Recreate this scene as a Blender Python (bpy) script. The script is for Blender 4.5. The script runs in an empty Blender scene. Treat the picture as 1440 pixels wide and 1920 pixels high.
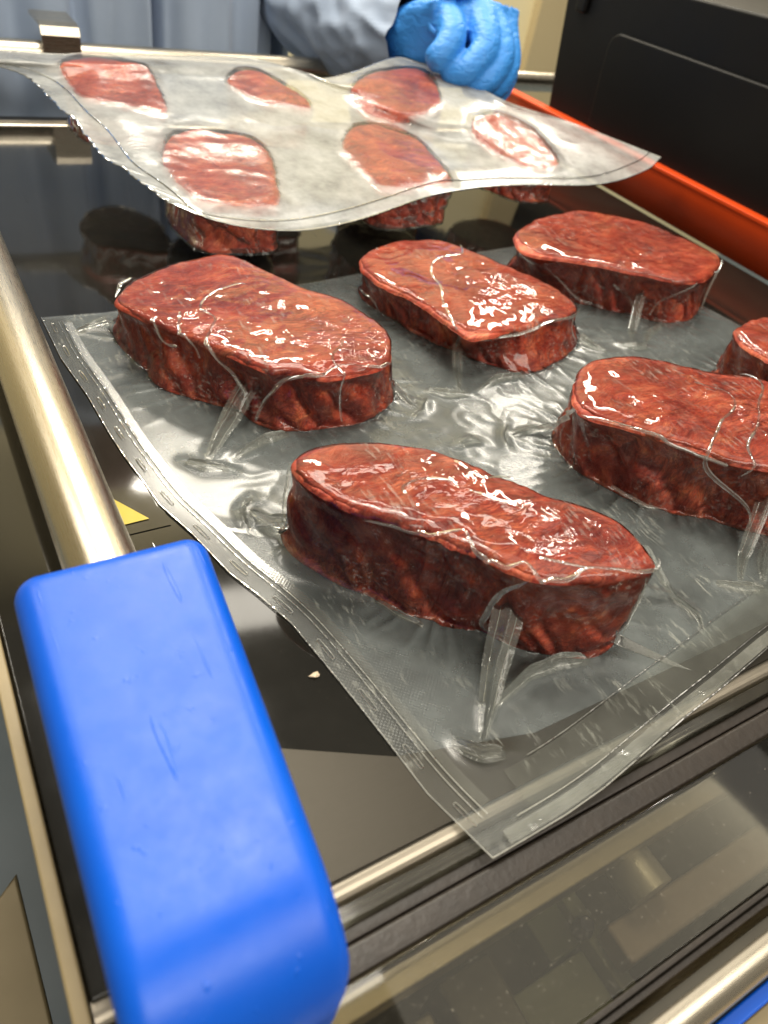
import bpy, bmesh, math, random
import numpy as np
from mathutils import Vector, Matrix
rad = math.radians
sc = bpy.context.scene
C = sc.collection
# ---------------------------------------------------------------- camera (phone main lens, rolled, looking down at the machine lid)
cam = bpy.data.cameras.new('camera'); cam_ob = bpy.data.objects.new('camera', cam); C.objects.link(cam_ob); sc.camera = cam_ob
cm = Matrix.Identity(4)
for i_, row in enumerate([(.858907, .226133, -.459502), (-.486097, .642404, -.592475), (.161208, .732243, .661688)]):
    for j_ in range(3): cm[i_][j_] = row[j_]
cm.translation = (0, 0, .30)
cam_ob.matrix_world = cm
cam.sensor_fit = 'VERTICAL'; cam.sensor_height = 36; cam.lens = 25.87
cam.clip_start = .01; cam.clip_end = 50
cam.dof.use_dof = True; cam.dof.focus_distance = .45; cam.dof.aperture_fstop = 8.0; cam.dof.aperture_blades = 0
# ---------------------------------------------------------------- indoor light: dim warm room, ceiling panels plus added fill panels
w = bpy.data.worlds.new('World'); sc.world = w; w.use_nodes = True
w.node_tree.nodes['Background'].inputs[0].default_value = (.60, .55, .45, 1)
w.node_tree.nodes['Background'].inputs[1].default_value = .29
def panel(name, loc, target, sx, sy, power, col=(1, .93, .80), spin=0):
    l = bpy.data.lights.new(name, 'AREA'); l.shape = 'RECTANGLE'; l.size = sx; l.size_y = sy; l.energy = power; l.color = col
    o = bpy.data.objects.new(name, l); C.objects.link(o); o.location = loc
    d = Vector(target)-Vector(loc)
    if abs(d.x)+abs(d.y) > .3: o.rotation_euler = d.to_track_quat('-Z', 'Y').to_euler()
    if spin: o.rotation_euler.rotate_axis('Z', rad(spin))
    return o
panel('ceiling_or_fill_panel', (.335, 1.05, 2.0), (.335, 1.05, 0), .62, 1.35, 18)          # over the block
panel('ceiling_or_fill_panel', (.47, .80, 1.97), (.47, .80, 0), .26, .20, 3.5)
panel('ceiling_or_fill_panel', (1.50, .20, 2.02), (1.5, .20, 0), 1.7, 1.1, 5)             # dimmer panel to the right
panel('ceiling_tube', (.62, 2.08, 1.55), (.4, .4, 0), .10, .8, 16, spin=75)      # tubes towards the back
panel('ceiling_tube', (2.15, 1.95, 1.60), (.5, .4, 0),   .10, 1.2, 13, spin=30)
panel('ceiling_tube', (-.55, 1.70, 1.70), (.3, .5, 0), .10, .9, 7, spin=20)
panel('ceiling_or_fill_panel', (1.25, 1.75, 2.1), (1.35, 2.25, .2), 2.2, .3, 16)          # added fill that brightens the back wall, no known lamp there
panel('ceiling_or_fill_panel', (.6, -1.5, 2.1), (.6, -1.5, 0), 3.0, 1.3, 50)          # added soft fill behind the photographer, lifts the shaded fronts
sc.view_settings.view_transform = 'Standard'; sc.view_settings.look = 'None'; sc.view_settings.gamma = 1; sc.view_settings.exposure = .6
sc.cycles.transparent_max_bounces = 32; sc.cycles.max_bounces = 12
# ---------------------------------------------------------------- helpers
def link(name, me, m=None, parent=None):
    o = bpy.data.objects.new(name, me); C.objects.link(o)
    if m and not me.materials: me.materials.append(m)
    if parent: o.parent = parent
    return o
def tag(o, label=None, cat=None, group=None, kind=None):
    if label: o['label'] = label
    if cat: o['category'] = cat
    if group: o['group'] = group
    if kind: o['kind'] = kind
    return o
def thing(name, label, cat, loc=(0, 0, 0), group=None):
    o = bpy.data.objects.new(name, None); C.objects.link(o); o.location = loc; o.empty_display_size = .02
    return tag(o, label, cat, group)
def mesh(name, V, F, smooth_=True, uv=None):
    me = bpy.data.meshes.new(name)
    me.from_pydata([tuple(map(float, v)) for v in V], [], [tuple(map(int, f)) for f in F])
    if smooth_: me.polygons.foreach_set('use_smooth', [True]*len(me.polygons))
    if uv is not None:
        ul = me.uv_layers.new(name='UVMap'); li = np.zeros(len(me.loops), int); me.loops.foreach_get('vertex_index', li)
        ul.data.foreach_set('uv', np.asarray(uv, np.float32)[li].ravel())
    me.update(); return me
def wn_(o):
    md = o.modifiers.new('weighted_normals', 'WEIGHTED_NORMAL'); md.keep_sharp = True; md.weight = 100; return o
def gridf(n, m, wrap=False):
    idx = np.arange(n*m).reshape(n, m)
    if wrap: idx = np.concatenate([idx, idx[:, :1]], 1)
    return np.stack([idx[:-1, :-1], idx[:-1, 1:], idx[1:, 1:], idx[1:, :-1]], -1).reshape(-1, 4)
def grid_ob(name, x, m, parent=None, uv=None, wrap=False):
    n, k = x.shape[:2]
    return link(name, mesh(name, x.reshape(-1, 3), gridf(n, k, wrap), True, None if uv is None else uv.reshape(-1, 2)), m, parent)
def box(name, lo, hi, m, parent=None, bevel=0, seg=3, rot=None):
    bm = bmesh.new(); bmesh.ops.create_cube(bm, size=1)
    lo, hi = Vector(lo), Vector(hi); mid = (lo+hi)/2
    for v in bm.verts: v.co = Vector((v.co[k]*(hi[k]-lo[k]) for k in range(3)))
    if bevel: bmesh.ops.bevel(bm, geom=bm.edges[:], offset=bevel, segments=seg, profile=.5, affect='EDGES')
    if rot: bmesh.ops.rotate(bm, verts=bm.verts, cent=(0, 0, 0), matrix=rot)
    for v in bm.verts: v.co += mid
    me = bpy.data.meshes.new(name); bm.to_mesh(me); bm.free()
    if bevel:
        me.polygons.foreach_set('use_smooth', [True]*len(me.polygons))
    return wn_(link(name, me, m, parent)) if bevel else link(name, me, m, parent)
def prism(name, poly, z0, z1, m, parent=None, bevel=0, seg=4, axis='z'):
    """closed outline extruded along z (or outline in y,z extruded along x)"""
    bm = bmesh.new()
    mk = (lambda p, h: (p[0], p[1], h)) if axis == 'z' else (lambda p, h: (h, p[0], p[1]))
    a = [bm.verts.new(mk(p, z0)) for p in poly]; b = [bm.verts.new(mk(p, z1)) for p in poly]
    n = len(poly); bm.faces.new(a[::-1]); bm.faces.new(b)
    for k in range(n): bm.faces.new((a[k], a[(k+1) % n], b[(k+1) % n], b[k]))
    bmesh.ops.recalc_face_normals(bm, faces=bm.faces)
    if bevel:
        ed = [e for e in bm.edges if (e.verts[0] in a and e.verts[1] in a) or (e.verts[0] in b and e.verts[1] in b)]
        bmesh.ops.bevel(bm, geom=ed, offset=bevel, segments=seg, profile=.5, affect='EDGES')
    me = bpy.data.meshes.new(name); bm.to_mesh(me); bm.free()
    if bevel: me.polygons.foreach_set('use_smooth', [True]*len(me.polygons))
    return wn_(link(name, me, m, parent)) if bevel else link(name, me, m, parent)
def tube(name, path, r, m, parent=None, n=32, caps=True, up=(0, 0, 1)):
    path = np.array(path, float); k = len(path); rr = np.broadcast_to(r, (k,))
    T = np.gradient(path, axis=0); T /= np.linalg.norm(T, axis=1)[:, None]
    U = np.array(up, float); V = []
    for p, t, q in zip(path, T, rr):
        s = np.cross(t, U); s /= np.linalg.norm(s); v = np.cross(s, t); a = np.arange(n)*2*np.pi/n
        V.append(p+q*(np.cos(a)[:, None]*s+np.sin(a)[:, None]*v))
    V = np.concatenate(V); F = [tuple(f) for f in gridf(k, n, True)]
    if caps: F += [tuple(range(n)), tuple(range((k-1)*n, k*n))[::-1]]
    me = mesh(name, V, F)
    me.set_sharp_from_angle(angle=rad(50))
    return link(name, me, m, parent)
# ---------------------------------------------------------------- materials
class MT:
    def __init__(s, name):
        s.m = bpy.data.materials.new(name); s.m.use_nodes = True; s.t = s.m.node_tree
        s.b = s.t.nodes['Principled BSDF']; s.out = s.t.nodes['Material Output']
    def n(s, typ, **kw):
        nd = s.t.nodes.new(typ)
        for k, v in kw.items():
            if k in nd.inputs and not hasattr(nd, k): nd.inputs[k].default_value = v
            else: setattr(nd, k, v)
        return nd
    def set(s, nd, **kw):
        for k, v in kw.items(): nd.inputs[k.replace('_', ' ')].default_value = v
        return nd
    def l(s, a, b): s.t.links.new(a, b)
    def coord(s, kind='Object', scale=(1, 1, 1), rot=(0, 0, 0)):
        if kind == 'World':
            src = s.n('ShaderNodeNewGeometry').outputs['Position']
        else: src = s.n('ShaderNodeTexCoord').outputs[kind]
        mp = s.n('ShaderNodeMapping'); s.l(src, mp.inputs[0]); mp.inputs['Scale'].default_value = scale; mp.inputs['Rotation'].default_value = rot
        return mp.outputs[0]
    def noise(s, co, scale, detail=3, rough=.5, dist=0):
        nd = s.n('ShaderNodeTexNoise'); s.l(co, nd.inputs['Vector']); s.set(nd, Scale=scale, Detail=detail, Roughness=rough, Distortion=dist)
        return nd.outputs['Fac']
    def ramp(s, fac, stops, interp='LINEAR'):
        nd = s.n('ShaderNodeValToRGB'); s.l(fac, nd.inputs[0]); cr = nd.color_ramp; cr.interpolation = interp
        while len(cr.elements) < len(stops): cr.elements.new(.5)
        for e, (p, c) in zip(cr.elements, stops):
            e.position = p; e.color = (c, c, c, 1) if isinstance(c, (int, float)) else tuple(c)+(1,)
        return nd.outputs[0]
    def mix(s, fac, a, b, kind='MIX'):
        nd = s.n('ShaderNodeMix'); nd.data_type = 'RGBA'; nd.blend_type = kind
        for sock, v in ((nd.inputs[0], fac), (nd.inputs[6], a), (nd.inputs[7], b)):
            if hasattr(v, 'is_linked'): s.l(v, sock)
            elif isinstance(v, tuple): sock.default_value = v+(1,)
            else: sock.default_value = v
        return nd.outputs[2]
    def math(s, op, a, b=0, clamp=False):
        nd = s.n('ShaderNodeMath'); nd.operation = op; nd.use_clamp = clamp
        for sock, v in ((nd.inputs[0], a), (nd.inputs[1], b)):
            if hasattr(v, 'is_linked'): s.l(v, sock)
            else: sock.default_value = v
        return nd.outputs[0]
    def bump(s, h, strength, dist, prev=None):
        nd = s.n('ShaderNodeBump'); s.l(h, nd.inputs['Height']); nd.inputs['Strength'].default_value = strength; nd.inputs['Distance'].default_value = dist
        if prev: s.l(prev, nd.inputs['Normal'])
        return nd.outputs[0]
def plain(name, col, rough=.5, metal=0, spec=.5, var=0, vscale=20, bump=0, bscale=200, bdist=.001):
    M = MT(name); co = M.coord('World')
    M.set(M.b, Roughness=rough, Metallic=metal); M.b.inputs['Specular IOR Level'].default_value = spec
    if var:
        f = M.noise(co, vscale, 5, .6)
        M.l(M.mix(f, tuple(c*(1-var) for c in col), tuple(min(1, c*(1+var)) for c in col)), M.b.inputs['Base Color'])
        M.l(M.math('MULTIPLY_ADD', M.noise(co, vscale*3, 4, .6), .25), M.b.inputs['Roughness'])
        r = M.n('ShaderNodeMath'); r.operation = 'MULTIPLY_ADD'; M.l(M.noise(co, vscale*3, 4, .6), r.inputs[0]); r.inputs[1].default_value = .3*rough; r.inputs[2].default_value = .85*rough
        M.l(r.outputs[0], M.b.inputs['Roughness'])
    else: M.b.inputs['Base Color'].default_value = tuple(col)+(1,)
    if bump: M.l(M.bump(M.noise(co, bscale, 4, .6), bump, bdist), M.b.inputs['Normal'])
    return M.m
def meat_material():
    M = MT('beef'); co = M.coord('World')
    # slow warp so that the grain swirls
    wn = M.n('ShaderNodeTexNoise'); M.l(co, wn.inputs['Vector']); M.set(wn, Scale=22., Detail=2.)
    wv = M.n('ShaderNodeVectorMath'); wv.operation = 'SCALE'; M.l(wn.outputs['Color'], wv.inputs[0]); wv.inputs['Scale'].default_value = .035
    ad = M.n('ShaderNodeVectorMath'); ad.operation = 'ADD'; M.l(co, ad.inputs[0]); M.l(wv.outputs[0], ad.inputs[1]); q = ad.outputs[0]
    st = M.n('ShaderNodeMapping'); M.l(q, st.inputs[0]); st.inputs['Scale'].default_value = (1, 2.6, 1.6); st.inputs['Rotation'].default_value = (0, 0, rad(52)); qs = st.outputs[0]
    grain = M.noise(qs, 62, 4, .5, .5)
    mid = M.noise(q, 30, 4, .55, .4)
    col = M.ramp(grain, [(.26, (.42, .044, .024)), (.45, (.53, .078, .040)), (.58, (.60, .115, .060)), (.76, (.66, .18, .10))])
    patch = M.ramp(mid, [(.30, (.62, .50, .60)), (.50, (.98, .95, .95)), (.66, (1.18, 1.55, 1.35))])
    col = M.mix(1., col, patch, 'MULTIPLY')
    # purge: thin dark red lines and pools of juice under the film
    vn = M.noise(qs, 46, 3, .5, 1.2)
    vein = M.math('ABSOLUTE', M.math('SUBTRACT', vn, .5))
    vm = M.ramp(vein, [(.0, 1.), (.016, .7), (.045, 0.)])
    v2 = M.noise(qs, 105, 3, .55, 1.6); vm2 = M.ramp(M.math('ABSOLUTE', M.math('SUBTRACT', v2, .5)), [(.0, .8), (.02, .45), (.05, 0.)])
    pool = M.ramp(M.noise(qs, 34, 3, .6, 2.0), [(.50, 0.), (.58, .7), (.66, 1.)])
    vm = M.math('MAXIMUM', M.math('MAXIMUM', vm, vm2), pool)
    area = M.ramp(M.noise(co, 20, 3), [(.38, .12), (.58, 1.)])
    col = M.mix(M.math('MULTIPLY', M.math('MULTIPLY', vm, area), .72), col, (.15, .014, .015))
    fib = M.n('ShaderNodeMapping'); M.l(q, fib.inputs[0]); fib.inputs['Scale'].default_value = (1, 6, 2); fib.inputs['Rotation'].default_value = (0, 0, rad(38))
    fb = M.noise(fib.outputs[0], 95, 4, .7)
    col = M.mix(1., col, M.ramp(fb, [(.32, (.62, .48, .52)), (.5, (1., 1., 1.)), (.66, (1.22, 1.55, 1.45))]), 'MULTIPLY')
    # outer side: mottled muscle, its colour lightened against the shade there
    sa = M.n('ShaderNodeAttribute'); sa.attribute_name = 'side'
    side_lift = M.ramp(M.noise(q, 42, 4, .6), [(.36, (.86, .68, .82)), (.5, (1.08, 1.05, 1.05)), (.62, (1.30, 1.60, 1.40))])
    col = M.mix(sa.outputs['Fac'], col, M.mix(1., col, side_lift, 'MULTIPLY'))
    # pale sinew threads
    tn = M.noise(qs, 120, 2, .5, 2.)
    tm = M.ramp(M.math('ABSOLUTE', M.math('SUBTRACT', tn, .48)), [(0., 1.), (.012, .4), (.03, 0.)])
    col = M.mix(M.math('MULTIPLY', tm, .16), col, (.75, .42, .26))
    M.l(col, M.b.inputs['Base Color'])
    M.set(M.b, Roughness=.42); M.b.inputs['Specular IOR Level'].default_value = .35
    M.b.inputs['Subsurface Weight'].default_value = .12; M.b.inputs['Subsurface Radius'].default_value = (.006, .0018, .001); M.b.inputs['Subsurface Scale'].default_value = .6
    h1 = M.bump(grain, .12, .0006); h1 = M.bump(M.ramp(M.math('ABSOLUTE', M.math('SUBTRACT', v2, .5)), [(.0, 0.), (.10, 1.)]), .38, .0011, h1); M.l(M.bump(vn, .15, .0014, h1), M.b.inputs['Normal'])
    return M.m
def film_material(name, haze=.06, rough=.06, tint=(.97, .975, .96), hazecol=(.75, .76, .68), crumple=1., fine=1., emboss=0., scuff=0., spec=1., use_contact=False, flat=.12, clear=.8, flat_rough=.16):
    """thin clear plastic: transparent, Fresnel gloss with creased normals, a little milkiness"""
    M = MT(name); co = M.coord('World')
    wn = M.n('ShaderNodeTexNoise'); M.l(co, wn.inputs['Vector']); M.set(wn, Scale=38., Detail=2.)
    wv = M.n('ShaderNodeVectorMath'); wv.operation = 'SCALE'; M.l(wn.outputs['Color'], wv.inputs[0]); wv.inputs['Scale'].default_value = .03
    ad = M.n('ShaderNodeVectorMath'); ad.operation = 'ADD'; M.l(co, ad.inputs[0]); M.l(wv.outputs[0], ad.inputs[1])
    mp = M.n('ShaderNodeMapping'); M.l(ad.outputs[0], mp.inputs[0]); mp.inputs['Scale'].default_value = (1, 1.9, 1.3); mp.inputs['Rotation'].default_value = (0, 0, rad(35)); q = mp.outputs[0]
    a = M.noise(q, 55, 2, .5, .8); cr = M.math('ABSOLUTE', M.math('SUBTRACT', a, .5))
    at = M.n('ShaderNodeAttribute'); at.attribute_name = 'contact'; ct = at.outputs['Fac']
    ca = M.n('ShaderNodeAttribute'); ca.attribute_name = 'crinkle'; crk = ca.outputs['Fac']
    if not use_contact: k1 = None
    else: k1 = M.math('MULTIPLY', M.math('ADD', M.math('MULTIPLY', ct, 1-flat), flat), crk)
    def bmp(h, st, d, prev=None):
        o_ = M.bump(h, st, d, prev)
        if k1 is not None: M.l(M.math('MULTIPLY', k1, st), o_.node.inputs['Strength'])
        return o_
    nrm = bmp(cr, .55*crumple, .006)
    nrm = bmp(M.noise(q, 150, 2, .4, .5), .25*fine, .0016, nrm)
    if emboss:
        uvc = M.coord('UV', (1, 1, 1), (0, 0, rad(45)))
        wv1 = M.n('ShaderNodeTexVoronoi'); M.l(uvc, wv1.inputs['Vector']); M.set(wv1, Scale=620., Randomness=.05)
        nrm = M.bump(wv1.outputs['Distance'], emboss, .0004, nrm)
    fr = M.n('ShaderNodeFresnel'); fr.inputs['IOR'].default_value = 1.5; M.l(nrm, fr.inputs['Normal'])
    gl = M.n('ShaderNodeBsdfGlossy'); gl.inputs['Roughness'].default_value = rough; M.l(nrm, gl.inputs['Normal'])
    if use_contact: M.l(M.math('ADD', M.math('MULTIPLY', M.math('SUBTRACT', 1., ct), flat_rough), rough), gl.inputs['Roughness'])
    tr = M.n('ShaderNodeBsdfTransparent'); tr.inputs[0].default_value = tint+(1,)
    df = M.n('ShaderNodeBsdfDiffuse'); df.inputs[0].default_value = hazecol+(1,); M.l(nrm, df.inputs['Normal'])
    tl = M.n('ShaderNodeBsdfTranslucent'); tl.inputs[0].default_value = hazecol+(1,)
    dm = M.n('ShaderNodeMixShader'); dm.inputs[0].default_value = .4; M.l(df.outputs[0], dm.inputs[1]); M.l(tl.outputs[0], dm.inputs[2])
    hz = M.math('MULTIPLY', M.ramp(M.noise(co, 30, 5, .65), [(.3, .6), (.7, 1.4)]), haze)
    if use_contact: hz = M.math('MULTIPLY', hz, M.math('SUBTRACT', 1., M.math('MULTIPLY', ct, clear)))
    if scuff:
        s1 = M.noise(M.coord('World', (1, .22, 1), (0, 0, rad(-18))), 420, 3, .6)
        s2 = M.noise(co, 26, 3, .6)
        sm = M.math('MULTIPLY', M.ramp(s1, [(.55, 0.), (.63, 1.)]), M.ramp(s2, [(.48, 0.), (.62, 1.)]))
        hz = M.math('ADD', hz, M.math('MULTIPLY', sm, scuff), True)
    m1 = M.n('ShaderNodeMixShader'); M.l(hz, m1.inputs[0]); M.l(tr.outputs[0], m1.inputs[1]); M.l(dm.outputs[0], m1.inputs[2])
    m2 = M.n('ShaderNodeMixShader'); M.l(M.math('MULTIPLY', fr.outputs[0], spec, True), m2.inputs[0]); M.l(m1.outputs[0], m2.inputs[1]); M.l(gl.outputs[0], m2.inputs[2])
    M.l(m2.outputs[0], M.out.inputs['Surface']); M.t.nodes.remove(M.b)
    return M.m
def steel_material(name, col=(.58, .52, .42), rough=.26, axis=(2, 90, 90), var=.1):
    M = MT(name); co = M.coord('World', axis)
    f = M.noise(co, 30, 5, .7)
    M.l(M.mix(f, tuple(c*(1-var) for c in col), tuple(c*(1+var) for c in col)), M.b.inputs['Base Color'])
    M.set(M.b, Metallic=1.)
    r = M.n('ShaderNodeMath'); r.operation = 'MULTIPLY_ADD'; M.l(f, r.inputs[0]); r.inputs[1].default_value = .16; r.inputs[2].default_value = rough-.06
    M.l(r.outputs[0], M.b.inputs['Roughness'])
    sc1 = M.noise(M.coord('World', (1, .12, 1), (0, 0, rad(25))), 500, 2)
    nrm = M.bump(f, .10, .0006); M.l(M.bump(M.ramp(sc1, [(.70, 0.), (.76, 1.)]), .12, .0003, nrm), M.b.inputs['Normal'])
    return M.m
def smoked_material(name, tint=(.74, .72, .64), rough=.03, dust=.02):
    M = MT(name); co = M.coord('World')
    fr = M.n('ShaderNodeFresnel'); fr.inputs['IOR'].default_value = 1.49
    gl = M.n('ShaderNodeBsdfGlossy'); gl.inputs['Roughness'].default_value = rough
    tr = M.n('ShaderNodeBsdfTransparent'); tr.inputs[0].default_value = tint+(1,)
    df = M.n('ShaderNodeBsdfDiffuse'); df.inputs[0].default_value = (.55, .5, .4, 1)
    d = M.math('ADD', M.math('MULTIPLY', M.ramp(M.noise(co, 900, 2), [(.70, 0.), (.75, 1.)]), .35), M.math('MULTIPLY', M.noise(co, 25, 5, .7), dust))
    m1 = M.n('ShaderNodeMixShader'); M.l(d, m1.inputs[0]); M.l(tr.outputs[0], m1.inputs[1]); M.l(df.outputs[0], m1.inputs[2])
    m2 = M.n('ShaderNodeMixShader'); M.l(fr.outputs[0], m2.inputs[0]); M.l(m1.outputs[0], m2.inputs[1]); M.l(gl.outputs[0], m2.inputs[2])
    M.l(m2.outputs[0], M.out.inputs['Surface']); M.t.nodes.remove(M.b)
    return M.m
def plate_material():
    M = MT('black_acrylic'); co = M.coord('World')
    sp = M.ramp(M.noise(co, 1300, 2), [(.755, 0.), (.78, 1.)])
    sm = M.noise(co, 9, 6, .7)
    M.l(M.mix(M.math('MULTIPLY', sp, .5), M.mix(sm, (.006, .006, .005), (.022, .020, .016)), (.45, .40, .30)), M.b.inputs['Base Color'])
    M.l(M.ramp(sm, [(.3, .03), (.7, .10)]), M.b.inputs['Roughness']); M.b.inputs['IOR'].default_value = 1.5
    sc1 = M.noise(M.coord('World', (1, .05, 1), (0, 0, rad(40))), 420, 2)
    M.l(M.bump(M.ramp(sc1, [(.72, 0.), (.76, 1.)]), .15, .0003), M.b.inputs['Normal'])
    return M.m
def blue_material():
    M = MT('blue_plastic'); co = M.coord('World')
    f = M.noise(co, 26, 6, .65)
    M.l(M.mix(f, (.0, .082, .58), (.001, .112, .67)), M.b.inputs['Base Color']); M.b.inputs['Specular IOR Level'].default_value = .42
    sm = M.noise(co, 60, 5, .7)
    M.l(M.ramp(sm, [(.3, .30), (.7, .44)]), M.b.inputs['Roughness'])
    dents = M.ramp(M.noise(co, 150, 3, .6), [(.66, 0.), (.74, 1.)])
    scr = M.noise(M.coord('World', (1, .09, 1), (0, 0, rad(28))), 160, 2)
    n1 = M.bump(M.ramp(scr, [(.66, 0.), (.70, 1.)]), .3, .0006)
    n1 = M.bump(dents, .16, .0008, n1); n1 = M.bump(M.noise(co, 45, 4, .6), .04, .004, n1)
    M.l(n1, M.b.inputs['Normal'])
    return M.m
def cloth_material():
    M = MT('blue_grey_cloth'); co = M.coord('World')
    f = M.noise(co, 14, 4, .6)
    M.l(M.mix(f, (.34, .42, .56), (.44, .53, .68)), M.b.inputs['Base Color'])
    M.set(M.b, Roughness=.75); M.b.inputs['Sheen Weight'].default_value = .2
    M.l(M.bump(M.noise(co, 700, 2), .2, .0005), M.b.inputs['Normal'])
    return M.m
def glove_material():
    M = MT('nitrile'); co = M.coord('World')
    M.set(M.b, Roughness=.5); M.b.inputs['Base Color'].default_value = (.04, .27, .76, 1)
    a = M.noise(M.coord('World', (1, 1, 2.2), (0, rad(30), 0)), 60, 3, .5, .6)
    M.l(M.bump(a, .4, .008, M.bump(M.noise(co, 160, 3), .2, .001)), M.b.inputs['Normal'])
    return M.m
BEEF = meat_material()
FILM_TOP = film_material('clear_film', haze=.06, rough=.045, scuff=.28, crumple=.9, fine=.22, use_contact=True, flat=.08, clear=.95)
FILM_SKIN = film_material('clear_film_creased', haze=.03, rough=.07, crumple=.4, fine=.2, spec=.6)
FILM_BASE = film_material('textured_film', haze=.33, rough=.25, hazecol=(.58, .66, .70), crumple=.06, fine=.08, emboss=.45, use_contact=True, flat=1., clear=.7, flat_rough=0.)
FILM_SEAL = film_material('sealed_film', haze=.05, rough=.22, crumple=.05, fine=.1, emboss=.4, spec=.25)
FILM_RAISED = film_material('milky_film', haze=.52, rough=.2, hazecol=(.86, .88, .86), crumple=.25, fine=.15, use_contact=True, flat=.6, clear=.92, flat_rough=0.)
FILM_CREASE = film_material('creased_film', haze=.22, spec=.6, rough=.06, crumple=.3, fine=.3)
FILM_FOLD = film_material('folded_film', haze=.17, rough=.08, crumple=.4, fine=.5)
STEEL_Y = steel_material('brushed_steel_lengthwise', axis=(90, 2, 90))
STEEL_X = steel_material('brushed_steel_crosswise', axis=(2, 90, 90))
STEEL_DULL = steel_material('dull_steel', (.36, .32, .26), .38, (2, 60, 60), .2)
DECK = steel_material('dull_deck_steel', (.045, .041, .034), .38, (2, 40, 40), .12)
PLATE = plate_material(); SMOKED = smoked_material('smoked_acrylic'); CLEAR_EDGE = smoked_material('clear_acrylic', (.75, .74, .66), .08, .10)
RUBBER = plain('brown_black_rubber', (.022, .016, .012), .42, var=.5, vscale=90, bump=.3, bscale=300)
BLACK = plain('black_enamel', (.004, .0036, .003), .5, spec=.22, var=.25, vscale=12, bump=.12, bscale=900, bdist=.0004)
ORANGE = plain('orange_plastic', (.74, .068, .005), .42, var=.12, vscale=12, bump=.1, bscale=300, bdist=.0006)
BLUE = blue_material(); CLOTH = cloth_material(); GLOVE = glove_material()
CREAM = plain('cream_paint', (.86, .75, .46), .6, var=.04, vscale=2, bump=.05, bscale=60)
TAN = plain('tan_paint', (.52, .42, .24), .6, var=.05, vscale=3)
RIM = plain('beige_rim', (.36, .28, .15), .45, var=.2, vscale=40, bump=.1, bscale=200)
PANEL = plain('olive_steel', (.17, .135, .075), .45, metal=.3, var=.15, vscale=10, bump=.05, bscale=200)
FLOOR = plain('blue_grey_floor', (.15, .19, .23), .45, var=.2, vscale=4, bump=.1, bscale=30)
PALE = plain('pale_green_panel', (.22, .23, .15), .6, var=.15, vscale=30)
DARKGREEN = plain('dark_green_panel', (.10, .11, .06), .6, var=.2, vscale=40)
PINK = plain('pinkish_bar', (.25, .20, .17), .5, var=.12, vscale=30)
DARK = plain('dark_chamber', (.07, .062, .045), .6, var=.3, vscale=25)
ROLLER = plain('grey_roller', (.46, .44, .41), .32, metal=.6, var=.1, vscale=40)
YELLOW = plain('yellow_print', (.50, .38, .006), .45, var=.1, vscale=60)
BLACKPRINT = plain('black_print', (.01, .01, .01), .5)
KNOB = plain('dark_blue_knob', (.012, .014, .05), .5, var=.3, vscale=80)
SKIN = plain('skin', (.5, .3, .22), .5)
FLECK = plain('fat_fleck', (.75, .6, .42), .5, var=.3, vscale=400)
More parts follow.
